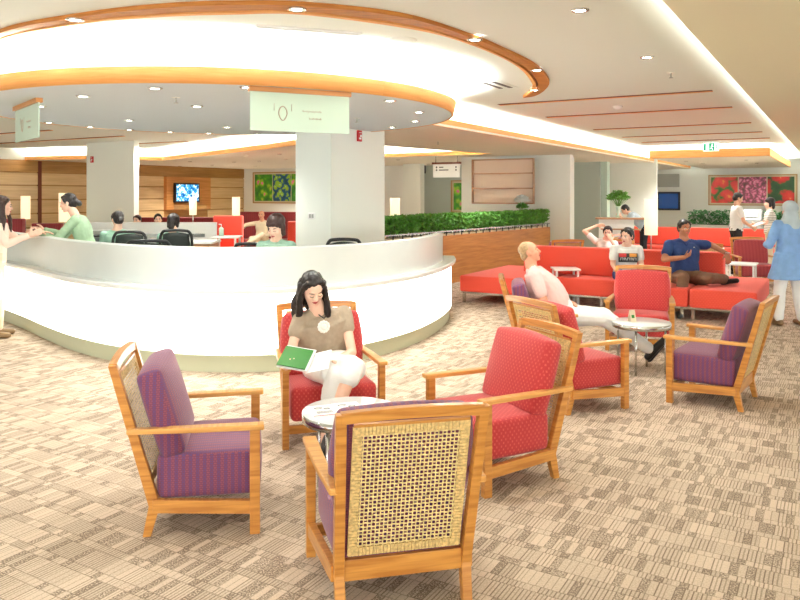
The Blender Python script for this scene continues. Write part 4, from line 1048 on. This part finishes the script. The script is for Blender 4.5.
def person(label, loc, rz, J, skin='skin', hair='hair', top='whitec', bottom='blackc', shoes='shoe', sleeve='short', legs='trousers',
           vox=.009, hairstyle='short', sc=1.0, build=1.0, female=False, head=(0, 0, 0), belly=0, curl=.5, hands=True, hs=1.0, hem=0.0, collar=False, eyes='open', extra=None):
    P = thing('person', label, 'person', loc, rz)
    g = lambda k, d=None: Vector(J[k]) if k in J else (Vector(d) if d is not None else None)
    pel, chest = g('pelvis'), g('chest'); neck = g('neck', chest+(chest-pel).normalized()*.09)
    hc = g('head'); hc = hc-(hc-neck).normalized()*.028
    shR, shL = g('shR'), g('shL'); elR, elL, wrR, wrL = g('elR'), g('elL'), g('wrR'), g('wrL')
    hipR, hipL = g('hipR', pel+V(.085, 0, -.02)), g('hipL', pel+V(-.085, 0, -.02))
    knR, knL, anR, anL = g('knR'), g('knL'), g('anR'), g('anL')
    toeR, toeL = g('toeR'), g('toeL')
    b = build; sx = (shR-shL).normalized(); hx = (hipR-hipL).normalized()
    def torso(mb, e, lo=0.0, hi=1.0, flare=0, top_r=.0):
        up = (chest-pel)
        spec = [(-.22, .150, .105), (-.05, .160, .115), (.22, .148 if not female else .135, .108+belly*.7), (.45, .140 if not female else .120, .102+belly), (.72, .158 if not female else .142, .115+belly*.4), (.92, .165 if not female else .148, .100), (1.06, .130, .075), (1.14, .060, .050)]
        rings = []; axs = []
        for (t, w, d) in spec:
            if t < lo or t > hi: continue
            k = max(0, min(1, t)); rings.append((pel+up*t, w*b+e, d*b+e)); axs.append(hx.lerp(sx, k))
        loft(mb, rings, axs)
    # ---- head frame
    HM = Matrix.Translation(hc) @ Euler((head[1], head[2], head[0]), 'XYZ').to_matrix().to_4x4() @ Matrix.Scale(hs, 4)
    R3 = HM.to_3x3(); h = lambda *p: HM @ Vector(p)
    def hell(mb, c, r): mb.ell(h(*c), (1, 1, 1), R3 @ Matrix.Diagonal(Vector(r)), 18, 12)
    def hcap(mb, a, c, r1, r2): mb.cap(h(*a), h(*c), r1*hs, r2*hs)
    m = MB()
    # skull, cheeks, jaw, nose, brow, lips, ears
    hell(m, (0, -.012, .03), (.073, .090, .082)); hell(m, (0, .022, -.03), (.060, .062, .072)); hell(m, (0, .040, -.065), (.040, .040, .036)); hell(m, (0, .062, -.088), (.020, .018, .016))
    hcap(m, (0, .080, .012), (0, .098, -.022), .0075, .0115); hell(m, (.012, .088, -.026), (.008, .009, .007)); hell(m, (-.012, .088, -.026), (.008, .009, .007))
    hcap(m, (-.03, .072, .022), (.03, .072, .022), .010, .010); hell(m, (0, .078, -.055), (.020, .008, .007))
    for s in (-1, 1):
        hell(m, (s*.075, -.005, -.005), (.009, .020, .030)); hell(m, (s*.036, .058, -.022), (.022, .020, .022))
    # neck, shoulders, torso
    m.cap(h(0, -.018, -.05), neck-(neck-chest)*.3, .054*b**.5, .060*b**.5)
    for s_ in (shR, shL): m.cap(neck.lerp(chest, .25), chest.lerp(s_, .62)+(neck-chest)*.12, .040*b, .042*b)
    m.cap(shR, shL, .050*b, .050*b); torso(m, -.006)
    for (sh, el, wr) in ((shR, elR, wrR), (shL, elL, wrL)):
        m.cap(sh, el, .046*b, .037*b); m.cap(el, wr, .037*b, .025*b); m.ell(sh, (.055*b, .055*b, .055*b))
    if legs in ('skirt', 'trousers', 'short'):
        for (hp, kn, an) in ((hipR, knR, anR), (hipL, knL, anL)):
            m.cap(hp, kn, .082*b, .052*b); m.cap(kn, kn.lerp(an, .3), .050*b, .053*b); m.cap(kn.lerp(an, .3), an, .053*b, .034*b)
    for (an, toe) in ((anR, toeR), (anL, toeL)):
        if an is None: continue
        m.cap(an, an.lerp(toe, .25)-V(0, 0, .03), .034, .03); m.cap(an.lerp(toe, .2)-V(0, 0, .03), toe, .030, .024)
    # hands: palm, four fingers of unequal length with bends, and a thumb off the side of the palm
    fr = .0085 if vox < .0075 else .0105
    for side, wr, el in ((1, wrR, elR), (-1, wrL, elL)):
        key = 'R' if side > 0 else 'L'
        d = g('hd'+key, (wr-el).normalized()).normalized(); nrm = g('hn'+key, V(0, 0, -1)); nrm = (nrm-d*nrm.dot(d)).normalized(); ac = d.cross(nrm)*side  # ac: towards the thumb
        c = J.get('curl'+key, curl)
        Rb = Matrix((ac, d, nrm)).transposed()
        m.ell(wr+d*.048, (.040, .050, .017), Rb); m.cap(wr, wr+d*.03, .024, .026)
        if not hands: m.cap(wr+d*.06, wr+d*.13+nrm*.03, .026, .014); continue
        for i, (off, L) in enumerate(((.031, .072), (.0105, .080), (-.0105, .074), (-.031, .058))):
            p = wr+d*.082+ac*off*1.0; a1 = c*.7; dd = d*math.cos(a1)+nrm*math.sin(a1)+ac*off*1.5; p2 = p+dd*L*.5; a2 = c*1.7; d2 = d*math.cos(a2)+nrm*math.sin(a2)+ac*off; p3 = p2+d2*L*.5
            m.cap(wr+d*.05+ac*off*.8, p, .011, fr*1.05); m.cap(p, p2, fr*1.05, fr*.95); m.cap(p2, p3, fr*.95, fr*.8)
        t0 = wr+d*.022+ac*.026; t1 = t0+(d*.55+ac*.75+nrm*.2).normalized()*.040; t2 = t1+(d*.85+ac*.25+nrm*(.25+c*.3)).normalized()*.036
        m.cap(t0, t1, .015, .0115); m.cap(t1, t2, .011, .009)
    remesh(m, 'body', skin, P, vox, 3)
    # ---- eyes, brows, mouth
    q = MB(); iq = MB(); bq = MB(); lq = MB()
    for s in (-1, 1):
        if eyes == 'open': q.ell(h(s*.030, .078, .002), (1, 1, 1), R3 @ Matrix.Diagonal(V(.0135, .006, .0065))); iq.ell(h(s*.030, .0825, .002), (1, 1, 1), R3 @ Matrix.Diagonal(V(.006, .003, .0062)))
        bq = MB(); bq.tube([h(s*.016, .086, .002 if eyes != 'open' else .009), h(s*.030, .088, -.001 if eyes != 'open' else .012), h(s*.045, .078, .003 if eyes != 'open' else .007)], .0022*hs, 5).done('eyelid', hair if hair != 'hairbl' else 'hairbr', P)
        MB().tube([h(s*.014, .085, .024), h(s*.030, .085, .029), h(s*.048, .072, .025)], [.002*hs, .0034*hs, .0018*hs], 5).done('eyebrow', hair if hair != 'hairbl' else 'hairbr', P)
    if eyes == 'open': q.done('eye', 'eye', P); iq.done('iris', 'iris', P)
    lq.tube([h(-.022, .076, -.054), h(-.008, .086, -.051), h(0, .0865, -.053), h(.008, .086, -.051), h(.022, .076, -.054)], [.002*hs, .005*hs, .005*hs, .005*hs, .002*hs], 6).tube([h(-.016, .079, -.059), h(0, .086, -.061), h(.016, .079, -.059)], [.002*hs, .0055*hs, .002*hs], 6).done('lips', 'lips', P)
    # ---- hair
    m = MB()
    if hairstyle in ('short', 'bun', 'long', 'bob'):
        hell(m, (0, -.022, .045), (.081, .092, .082)); hell(m, (0, -.050, .0), (.074, .066, .075))
        hcap(m, (-.048, .036, .082), (.048, .036, .082), .020, .020)
        for s in (-1, 1): hcap(m, (s*.068, .022, .055), (s*.074, .008, .005), .018, .012)
    if hairstyle == 'thin': hell(m, (0, -.030, .040), (.079, .080, .076)); hell(m, (0, -.058, -.02), (.068, .048, .05))
    if hairstyle == 'bun': hell(m, (0, -.128, -.03), (.040, .034, .038)); hcap(m, (0, -.08, 0), (0, -.12, -.02), .05, .035)
    if hairstyle == 'bob':
        for s in (-1, 1): hcap(m, (s*.068, -.01, .03), (s*.070, -.01, -.06), .030, .022)
        hcap(m, (0, -.07, 0), (0, -.07, -.08), .05, .045); hcap(m, (-.03, .07, .07), (.045, .068, .055), .018, .018); hell(m, (0, -.02, .06), (.090, .098, .085))
    if hairstyle == 'long':
        for i in range(9):
            a = PI*(.02+i*.12)+.0; x, y = .078*math.cos(a), -.012-.082*math.sin(a)
            e_ = h(x*1.1, y*1.0, -.10); f_ = h(x*1.35, y*.9+.01, -.20-.03*math.sin(i*2))
            m.cap(h(x, y, .03), e_, .026*hs, .026*hs); m.cap(e_, f_, .026*hs, .016)
        for s, ln in ((-1, .25), (1, .27)):
            fy = .035 if s < 0 else 0
            pts = [h(s*.058, .030, .065), h(s*.082, .012+fy*.3, .01), h(s*.094, .015+fy, -.07), h(s*.094, .035+fy*1.4, -.15), h(s*.108, .04+fy*1.8, -ln), h(s*.092, .045+fy*2, -ln-.05)]
            for i in range(5): m.cap(pts[i], pts[i+1], (.020, .018, .022, .025, .018)[i], (.018, .022, .025, .018, .008)[i])
            for i in range(3):
                pts = [h(s*.082, .0-.02*i, -.05), h(s*(.10+.012*i), .01-.02*i, -.12), h(s*(.085+.02*i), .02-.02*i, -.19), h(s*(.105+.01*i), .02-.02*i, -.25)]
                for j in range(3): m.cap(pts[j], pts[j+1], .020-.004*j, .016-.004*j)
    if hairstyle == 'scarf':
        hell(m, (0, -.018, .03), (.092, .104, .100)); hcap(m, (0, -.03, -.04), (0, -.03, -.12), .085, .095); m.cap(h(0, -.03, -.10), chest+V(0, 0, -.02), .10, .13); m.cap(shR*.8+shL*.2, shL*.8+shR*.2, .075, .075)
    if m.v:
        remesh(m, 'head_scarf' if hairstyle == 'scarf' else 'hair', hair, P, min(vox, .008) if hairstyle != 'scarf' else vox, 2, .004 if hairstyle != 'scarf' else .003, 45 if hairstyle != 'scarf' else 20)
    # ---- clothes
    if top:
        m = MB(); e = .012
        torso(m, e, lo=-.10+hem*-1 if hem >= 0 else -.06, hi=1.08); m.cap(shR, shL, .058*b, .058*b); m.ell(chest+(neck-chest)*.2, (.085*b, .07*b, .055))
        for s_ in (shR, shL): m.cap(neck.lerp(chest, .45), chest.lerp(s_, .66)+(neck-chest)*.12, .046*b, .052*b)
        for (sh, el, wr) in ((shR, elR, wrR), (shL, elL, wrL)):
            m.ell(sh, (.062*b, .062*b, .060*b))
            if sleeve == 'short': m.cap(sh, sh.lerp(el, .55), .060*b, .060*b)
            elif sleeve == 'long': m.cap(sh, el, .060*b, .050*b); m.cap(el, el.lerp(wr, .92), .050*b, .038*b)
            elif sleeve == 'elbow': m.cap(sh, el, .060*b, .056*b)
            elif sleeve == 'cap': m.cap(sh, sh.lerp(el, .35), .064*b, .066*b)
        if hem > 0:
            up = (chest-pel).normalized(); loft(m, [(pel+up*.05, .165*b+e, .12*b+e), (pel-up*hem*.5, .19*b+e, .15*b), (pel-up*hem, .225*b+e, .19*b)], hx)
        if extra == 'drape':
            loft(m, [(chest-V(0, 0, .02), .19, .12), (chest.lerp(pel, .45), .19, .135), (chest.lerp(pel, .8), .165, .12)], sx)
        remesh(m, 'top', top, P, max(vox, .008), 3, .006, 16, len(label))
    if collar:
        MB().tube([chest+V(-.05, .03, .075), chest+V(-.035, .085, .055), chest+V(0, .115, .0)], .012, 8).tube([chest+V(.05, .03, .075), chest+V(.035, .085, .055), chest+V(0, .115, .0)], .012, 8).done('collar', top, P)
    if legs == 'trousers':
        m = MB(); up = (chest-pel)
        loft(m, [(pel-up*.14, .150*b, .115*b), (pel, .168*b, .125*b+belly*.5)]+([(pel+up*.22, .152*b, .115*b+belly*.7)] if hem <= 0 else [(pel+up*.06, .13*b, .09*b)]), hx)
        for (hp, kn, an) in ((hipR, knR, anR), (hipL, knL, anL)):
            m.ell(hp, (.098*b, .10*b, .095*b)); m.cap(hp, kn, .096*b, .068*b); m.cap(kn, an.lerp(kn, .06), .068*b, .054*b)
        remesh(m, 'trousers', bottom, P, max(vox, .009), 3, .007, 13, len(label)+3)
    elif legs == 'skirt':
        m = MB(); kc = (knR+knL)/2; up = (chest-pel)
        loft(m, [(pel+up*.2, .145, .11), (pel, .175, .135), (pel.lerp(kc, .5)-V(0, 0, .0), .175, .105), (kc+V(0, -.02, .005), .150, .085)], hx)
        m.cap(hipR, knR, .092, .074); m.cap(hipL, knL, .092, .074); m.cap(knR, knR.lerp(anR, .34), .076, .080); m.cap(knL, knL.lerp(anL, .16), .074, .076)
        remesh(m, 'skirt', bottom, P, max(vox, .008), 3, .006, 14, 5)
    if shoes and anR is not None:
        for an, toe in ((anR, toeR), (anL, toeL)):
            m = MB(); fl = (toe-an); fl2 = V(fl.x, fl.y, 0); u = (toe-(an-V(0, 0, .045))).normalized()
            hl = an-V(0, 0, .045)-u*.035; m.cap(hl, an.lerp(toe, .4)-V(0, 0, .02), .038, .038); m.cap(an.lerp(toe, .4)-V(0, 0, .02), toe+u*.02, .038, .034)
            remesh(m, 'shoe', shoes, P, .008, 2)
    return P
def stand(h=1.68, lean=0, w=.175, arms=None):
    k = h/1.68
    J = dict(pelvis=(0, 0, .92*k), chest=(0, lean*.5, 1.34*k), neck=(0, lean*.6, 1.43*k), head=(0, lean*.8+.02, 1.575*k), shR=(w, lean*.5, 1.35*k), shL=(-w, lean*.5, 1.35*k),
             elR=(w+.06, lean*.3-.02, 1.07*k), elL=(-w-.06, lean*.3-.02, 1.07*k), wrR=(w+.06, .06, .84*k), wrL=(-w-.06, .06, .84*k),
             knR=(.10, .02, .49*k), knL=(-.10, .02, .49*k), anR=(.11, -.02, .085), anL=(-.11, -.02, .085), toeR=(.13, .14, .035), toeL=(-.13, .14, .035), hnR=(-1, 0, 0), hnL=(1, 0, 0))
    J.update(arms or {}); return J
def sit(sh=.45, lean=0, w=.175, up=None):
    """sh seat height; lean: how far the chest is in front (+) or behind (-) of the hips"""
    J = dict(pelvis=(0, 0, sh+.09), chest=(0, lean, sh+.50), neck=(0, lean*1.1, sh+.59), head=(0, lean*1.2+.02, sh+.73), shR=(w, lean, sh+.50), shL=(-w, lean, sh+.50),
             elR=(w+.05, lean+.06, sh+.25), elL=(-w-.05, lean+.06, sh+.25), wrR=(w-.02, lean+.28, sh+.20), wrL=(-w+.02, lean+.28, sh+.20),
             knR=(.11, .43, sh+.08), knL=(-.11, .43, sh+.08), anR=(.11, .42, .085), anL=(-.11, .42, .085), toeR=(.13, .58, .035), toeL=(-.13, .58, .035))
    J.update(up or {}); return J

# --- the woman reading (sits in the red chair)
wm = person('woman in a taupe blouse and white skirt reading a green booklet in the red chair', (-.518, 5.229, 0), rad(196.6), dict(
    pelvis=(0, .00, .475), chest=(.055, .09, .83), neck=(.09, .125, .90), head=(.14, .19, 1.06), shR=(.205, .10, .815), shL=(-.11, .07, .84),
    elR=(.28, .17, .61), wrR=(.345, .35, .565), elL=(-.13, .23, .60), wrL=(.02, .38, .585), hnR=(-.3, .1, .9), hnL=(.2, .1, .9), hdR=(-.30, .9, .1), hdL=(.85, .5, -.05), curlR=.7, curlL=.35,
    hipR=(.085, .0, .45), hipL=(-.085, .0, .45), knR=(.02, .46, .50), knL=(-.07, .50, .565), anR=(.10, .46, .10), anL=(.10, .62, .21), toeR=(.14, .60, .04), toeL=(.15, .74, .14)),
    skin='skinlt', hair='hair', top='taupe', bottom='whitec', shoes='shoe', sleeve='cap', legs='skirt', hairstyle='long', vox=.0055, female=True, build=.88, head=(.12, -.55, .10), hs=.97, eyes='down', extra='drape')
b = MB(); b.tube([(.035+.032*math.cos(a), .375+.012*math.sin(a)-.0, .578+.030*math.sin(a)) for a in [2*PI*i/16 for i in range(17)]], .006, 6).done('bracelet', 'pearl', wm)
q = MB()
for i in range(12):
    a = 2*PI*i/12; q.ell((.065+.030*math.cos(a), .232, .785+.030*math.sin(a)), (.014, .010, .014))
q.ell((.065, .237, .785), (.022, .014, .022)).done('rosette', 'pearl', wm)
q = MB(); q.tube([(.10, .10, .87), (.085, .165, .855), (.055, .195, .835), (.03, .16, .855), (.01, .10, .87)], .004, 6).done('necklace', 'black', wm)
# booklet in her hands
Cw = Matrix.Translation((-.518, 5.229, 0)) @ Matrix.Rotation(rad(196.6), 4, 'Z')
bk = thing('booklet', 'open booklet with a bright green cover held by the reading woman', 'booklet', Cw @ V(.205, .455, .61), rad(196.6))
def sheet(mb, c, rot, w, h, t): mb.box(c, (w, h, t), rot=rot)
sheet_rot = Euler((rad(-24), rad(-8), rad(-24)))
MB().box((.085, 0, .03), (.185, .20, .004), rot=sheet_rot).done('green_cover', 'green', bk)
MB().box((.075, -.006, .022), (.195, .225, .006), rot=sheet_rot).box((-.06, .03, .0), (.15, .20, .005), rot=Euler((rad(-24), rad(14), rad(-24)))).done('white_pages', 'paper', bk)

# --- the sleeping man
sl = person('sandy-haired man in a pale pink polo and white trousers asleep in the purple chair', (1.50, 7.38, 0), rad(262), dict(
    pelvis=(0, .08, .50), chest=(0, -.16, .89), neck=(0, -.20, .985), head=(0, -.20, 1.125), shR=(.20, -.16, .885), shL=(-.20, -.16, .885),
    elR=(.27, -.06, .60), wrR=(.20, .12, .52), elL=(-.26, -.05, .60), wrL=(-.10, .15, .60), hnR=(0, .2, -1), hnL=(.3, 0, -1),
    hipR=(.09, .10, .48), hipL=(-.09, .10, .48), knR=(.12, .50, .47), knL=(-.03, .52, .48), anR=(.06, .95, .17), anL=(-.05, .98, .13), toeR=(.10, 1.06, .26), toeL=(-.07, 1.10, .22)),
    skin='skinred', hair='hairbl', top='pinkw', bottom='whitec', shoes='shoe', sleeve='short', hairstyle='thin', vox=.008, build=1.1, belly=.055, head=(-.15, .30, 0), eyes='down', collar=False)
# --- boy on the bench
bp_ = RM(-2.70, 11.10)
by = person('dark-haired boy in a white shirt with a red and black chest print and blue jeans', (bp_.x, bp_.y, 0), rad(172), dict(sit(.42, .10, .165, dict(
    head=(.0, .18, 1.09), neck=(0, .13, .96), chest=(0, .10, .87), shR=(.175, .10, .87), shL=(-.175, .10, .87), elR=(.20, .17, .66), wrR=(.13, .36, .50), elL=(-.20, .17, .66), wrL=(-.13, .36, .50)))),
    skin='skinlt', top='whitec', bottom='jean', hairstyle='short', vox=.009, build=1.06, hs=1.08, head=(-.75, -.10, 0))
def patch(parent, mtl, name, c, w, h, rz=0, y=None, tilt=0):
    return MB().rbox(c, (w, .010, h), r=.003, n=2, rot=Euler((tilt, 0, rz))).done(name, mtl, parent)
patch(by, 'black', 'shirt_print', (0, .246, .76), .27, .13, tilt=.12)
patch(by, 'inkred', 'shirt_print', (.075, .252, .795), .10, .05, tilt=.12); patch(by, 'orange', 'shirt_print', (-.07, .252, .797), .10, .048, tilt=.12)
q = MB()
for i, (x, sgn) in enumerate(((.065, 0), (.03, 1), (-.005, 0), (-.04, 1), (-.07, 0))):
    q.tube([(x*1.35-.016, .256, .725), (x*1.35-.016+.016*sgn, .257, .757), (x*1.35+.016, .257, .757), (x*1.35+.016-.008*sgn, .256, .725)], .005, 5)
q.done('shirt_lettering', 'white', by)
# --- man in navy
np_ = RM(-1.87, 11.12)
nm = person('man in a navy polo and brown trousers with one arm along the vermilion backrest', (np_.x, np_.y, 0), rad(178), dict(sit(.42, -.04, .21, dict(
    head=(.0, -.02, 1.22), neck=(0, -.03, 1.06), chest=(0, -.04, .95), shR=(.21, -.03, .96), shL=(-.21, -.03, .96),
    elR=(.33, .12, .76), wrR=(.10, .26, .80), elL=(-.40, -.08, .95), wrL=(-.56, .08, .84), hdL=(-.1, .2, -.9), hnL=(-.1, -.8, -.2), hnR=(0, -.5, .5), hdR=(-.8, -.1, .4),
    hipR=(.09, 0, .49), hipL=(-.09, 0, .49), knR=(.18, .46, .54), anR=(.24, .44, .10), toeR=(.28, .60, .04), knL=(-.17, .42, .53), anL=(-.47, .24, .50), toeL=(-.56, .36, .49)))),
    skin='skindk', top='navy', bottom='brown', hairstyle='short', vox=.009, build=1.22, belly=.04, head=(.2, -.05, 0), hs=1.05, sleeve='short', collar=True)
MB().rbox((-.09, .115, .93), (.02, .006, .012), r=.002, n=2).done('chest_logo', 'white', nm)
MB().tube([(-.56+.033*math.cos(a), .08+.033*math.sin(a), .85) for a in [2*PI*i/16 for i in range(17)]], .009, 6).done('wristwatch', 'silver', nm)
# --- woman in blue tunic, back to us
bw = person('woman in a sky-blue tunic, white trousers and pale headscarf with her back to the viewer', (4.98, 9.45, 0), rad(8), stand(1.60, 0, .165, dict(
    elR=(.26, .06, 1.02), wrR=(.20, .26, .98), elL=(-.25, .06, 1.03), wrL=(-.15, .27, 1.02), anR=(.13, -.05, .085), anL=(-.13, .04, .085), toeR=(.16, .10, .035), toeL=(-.15, .20, .035), knR=(.13, .03, .47), knL=(-.12, .03, .47))),
    skin='skin', hair='hijab', top='sky', bottom='whitec', shoes='tanshoe', sleeve='long', hairstyle='scarf', vox=.010, female=True, build=1.12, hem=.28)
# --- standing man, white shirt
sm = person('standing man in a white shirt and black trousers looking down to the right, holding papers', (6.95, 15.3, 0), rad(262), stand(1.72, .03, .18, dict(
    elR=(.24, .08, 1.12), wrR=(.16, .26, 1.0), elL=(-.24, .10, 1.12), wrL=(-.10, .30, 1.04))), skin='skin', top='whitec', bottom='blackc', hairstyle='short', vox=.010, sleeve='short', head=(0, -.35, 0))
MM = Matrix.Translation((6.95, 15.3, 0)) @ Matrix.Rotation(rad(262), 4, 'Z')
tag(MB().box((0, 0, 0), (.30, .22, .006), rot=Euler((.35, 0, 0))).done('paper_sheet', 'paper', loc=MM @ V(.02, .42, 1.06), rz=rad(262)), 'white sheet of paper held by the standing man in the white shirt', 'paper')
# --- woman with striped top
person('dark-haired woman in a striped top standing behind the woman in blue', (7.95, 15.9, 0), rad(70), stand(1.60, 0, .16, dict(
    elR=(.2, .1, 1.06), wrR=(.1, .28, 1.02), elL=(-.2, .1, 1.06), wrL=(-.1, .28, 1.02))), skin='skinlt', top='striped', bottom='cream', hairstyle='bob', vox=.011, female=True, build=.95, sleeve='short')
# --- woman with a hand behind her head
person('woman in glasses and a white top resting one hand behind her head', (3.62, 13.05, 0), rad(165), dict(sit(.42, -.05, .16, dict(
    head=(-.05, .02, 1.02), neck=(-.02, -.03, .91), chest=(0, -.06, .82), shR=(.16, -.06, .84), shL=(-.16, -.05, .81),
    elR=(.36, -.02, 1.02), wrR=(.14, -.12, 1.12), elL=(-.22, .10, .66), wrL=(-.10, .16, .86), hnR=(0, .6, -.6), hnL=(0, -1, 0), hdR=(-1, 0, .1), hdL=(.3, -.3, .8)))),
    skin='skinlt', top='whitec', bottom='whitec', hairstyle='short', vox=.010, female=True, build=.95, head=(-.1, -.1, 0))
gl = [o for o in bpy.data.objects if o.get('label', '').startswith('woman in glasses')][0]
q = MB()
for s in (-1, 1): q.tube([(-.05+s*.033+.024*math.cos(a), .118, 1.02+.018*math.sin(a)) for a in [2*PI*i/14 for i in range(15)]], .003, 5)
q.done('glasses', 'black', gl)
# --- man leaning at the counter
lp = atd(636, 210, 18.0)
person('person in a grey top with a dark cap bending over the tall counter', (lp.x+.1, 17.7, 0), rad(80), stand(1.62, .0, .17, dict(
    chest=(0, .30, 1.18), neck=(0, .37, 1.24), head=(0, .46, 1.32), shR=(.17, .30, 1.18), shL=(-.17, .30, 1.18), elR=(.2, .38, .98), wrR=(.1, .55, 1.14), elL=(-.2, .38, .98), wrL=(-.1, .55, 1.14))),
    skin='skinlt', top='greyb_c' if False else 'hijab', bottom='blackc', hairstyle='short', vox=.012, head=(0, -.6, 0))
# ================= staff and visitors at the desk
# leaning woman in the green jacket: faces left over the desk
person('staff woman in a pale green jacket leaning over the desk with outstretched hands', (-3.93, 9.20, 0), rad(98), stand(1.66, 0, .16, dict(
    pelvis=(0, -.06, .93), chest=(0, .06, 1.36), neck=(0, .12, 1.44), head=(0, .20, 1.59), shR=(.16, .07, 1.36), shL=(-.16, .07, 1.36), elR=(.20, .28, 1.16), wrR=(.10, .50, 1.235), elL=(-.22, .26, 1.12), wrL=(-.16, .48, 1.21),
    hdR=(-.1, 1, .0), hdL=(0, 1, .02), hipR=(.085, -.10, .88), hipL=(-.085, -.10, .88))), skin='skinlt', top='greenj', bottom='seafoam', hairstyle='bun', vox=.0075, female=True, build=.92, head=(0, -.22, 0), sleeve='long', curl=.3)
# customer at the left edge
person('woman in a blush top and cream trousers standing at the left end of the desk', (-4.76, 8.70, 0), rad(288), stand(1.66, 0, .16, dict(
    chest=(0, .04, 1.32), head=(0, .10, 1.56), elR=(.20, .16, 1.10), wrR=(.14, .38, 1.19), elL=(-.17, .20, 1.13), wrL=(-.10, .46, 1.22), hdL=(0, 1, 0), hnL=(0, 0, -1), anR=(.12, -.04, .085), anL=(-.10, .02, .085))),
    skin='skinlt', top='blush', bottom='cream', shoes='tanshoe', hairstyle='long', hair='hairbr', vox=.0075, female=True, build=.92, head=(.1, -.12, 0), sleeve='long', curl=.3)
cu = [o for o in bpy.data.objects if o.get('label', '').startswith('woman in a blush')][0]
MB().tube([(-.13+.04*math.cos(a), .40, 1.203+.04*math.sin(a)) for a in [2*PI*i/16 for i in range(17)]], .012, 6).ell((-.13, .40, 1.245), (.022, .022, .01)).done('wristwatch', 'black', cu)
def seated(label, px, d, top_y, rz, **kw):
    x = (px-400)*d/F; z = CAMH-(top_y-HOR)*d/F; sh = z-.73-.12
    return person(label, (x, d, 0), rz, sit(sh, .03, .165, kw.pop('up', None)), **kw)
seated('staff member with a jewelled hair bun and sea-green jacket, seen from behind', 117, 10.0, 209, rad(10), skin='skinlt', top='seafoam', hairstyle='bun', vox=.010, female=True, sleeve='long', head=(.45, -.2, 0), hands=False, hs=.97)
seated('dark-haired staff member in sea green seen from behind, in front of the television', 172, 10.2, 212, rad(-5), skin='skinlt', top='seafoam', hairstyle='bob', vox=.010, female=True, sleeve='long', head=(0, -.2, 0), hands=False, hs=.92)
seated('brown-haired staff member facing the viewer behind the desk, looking down', 277, 8.25, 214.5, rad(176), skin='skinlt', top='seafoam', hair='hairbr', hairstyle='bob', vox=.0075, female=True, sleeve='long', head=(-.25, -.35, -.05), eyes='down', hs=1.13)
seated('visitor with brown hair seen just left of the mesh chair beyond the partition', 138.5, 13.6, 212.5, rad(170), skin='skinlt', top='whitec', hair='hairbr', vox=.011, hands=False, hs=.85, hairstyle='short', up=None)
seated('dark-haired visitor whose head shows beside the staff member in front of the television', 158, 13.6, 211.5, rad(200), skin='skinlt', top='whitec', vox=.011, hands=False, hs=.9)
ex, ed = (262-400)*19.6/F, 19.6
person('elderly bald man in cream sitting cross-legged on the maroon sofa', (ex, ed, 0), rad(178), dict(sit(.42, -.05, .19, dict(
    head=(.02, .0, 1.15), neck=(0, -.03, 1.0), chest=(0, -.05, .90), shR=(.19, -.05, .90), shL=(-.19, -.05, .90), elR=(.42, .05, .86), wrR=(.58, .12, .70), elL=(-.24, .06, .62), wrL=(-.14, .28, .58), hdR=(.1, .2, -.9),
    knR=(.18, .42, .52), knL=(-.10, .46, .62), anR=(-.05, .40, .30), anL=(.25, .52, .42), toeR=(-.10, .55, .24), toeL=(.33, .62, .40)))),
    skin='skin', top='cream', bottom='cream', hairstyle='none', vox=.011, head=(0, 0, 0), sleeve='long', build=1.05)
yb = thing('shopping_bag', 'yellow-orange paper bag hanging from the elderly man\'s hand', 'bag', (-4.22, 19.3, .32), .1)
MB().side([(-.06, 0), (.06, 0), (.055, .36), (-.055, .36)], -.1, .1).done('bag_body', 'yellow', yb, bevel=.004)
MB().tube([(-.05, -.05, .36), (-.04, -.05, .45), (.04, -.05, .45), (.05, -.05, .36)], .005, 6).tube([(-.05, .05, .36), (-.04, .05, .45), (.04, .05, .45), (.05, .05, .36)], .005, 6).done('handle', 'yellow', yb)
# papers and a card reader on the desk rim
pr = thing('paper_sheet', 'white form lying on the desk rim between the two pairs of hands', 'paper', (-4.36, 8.88, 1.162), .75)
MB().box((0, 0, .002), (.30, .12, .004)).done('sheet', 'paper', pr); MB().box((0, 0, .0045), (.22, .06, .001)).done('print', 'inkgrey', pr)

for o in PARKED: COL.objects.link(o)
# ================================================================ CAMERA, SUN OF LAMPS, WORLD
cam = bpy.data.cameras.new('camera'); co = bpy.data.objects.new('camera', cam); COL.objects.link(co)
co.location = (0, 0, CAMH); co.rotation_euler = (PI/2, 0, 0); cam.sensor_width = 36; cam.lens = F/800*36; cam.shift_y = -(300-HOR)/800
cam.clip_end = 200
bpy.context.scene.camera = co
w = bpy.data.worlds.new('world'); bpy.context.scene.world = w; w.use_nodes = True
bg = w.node_tree.nodes['Background']; bg.inputs[0].default_value = (.96, .99, 1, 1); bg.inputs[1].default_value = 2.4
sc = bpy.context.scene
sc.view_settings.view_transform = 'Standard'; sc.view_settings.look = 'None'; sc.view_settings.gamma = 1; sc.view_settings.use_curve_mapping = False
sc.view_settings.exposure = 1.02
sc.cycles.use_denoising = True; sc.cycles.max_bounces = 6; sc.cycles.diffuse_bounces = 4; sc.cycles.caustics_reflective = False; sc.cycles.caustics_refractive = False
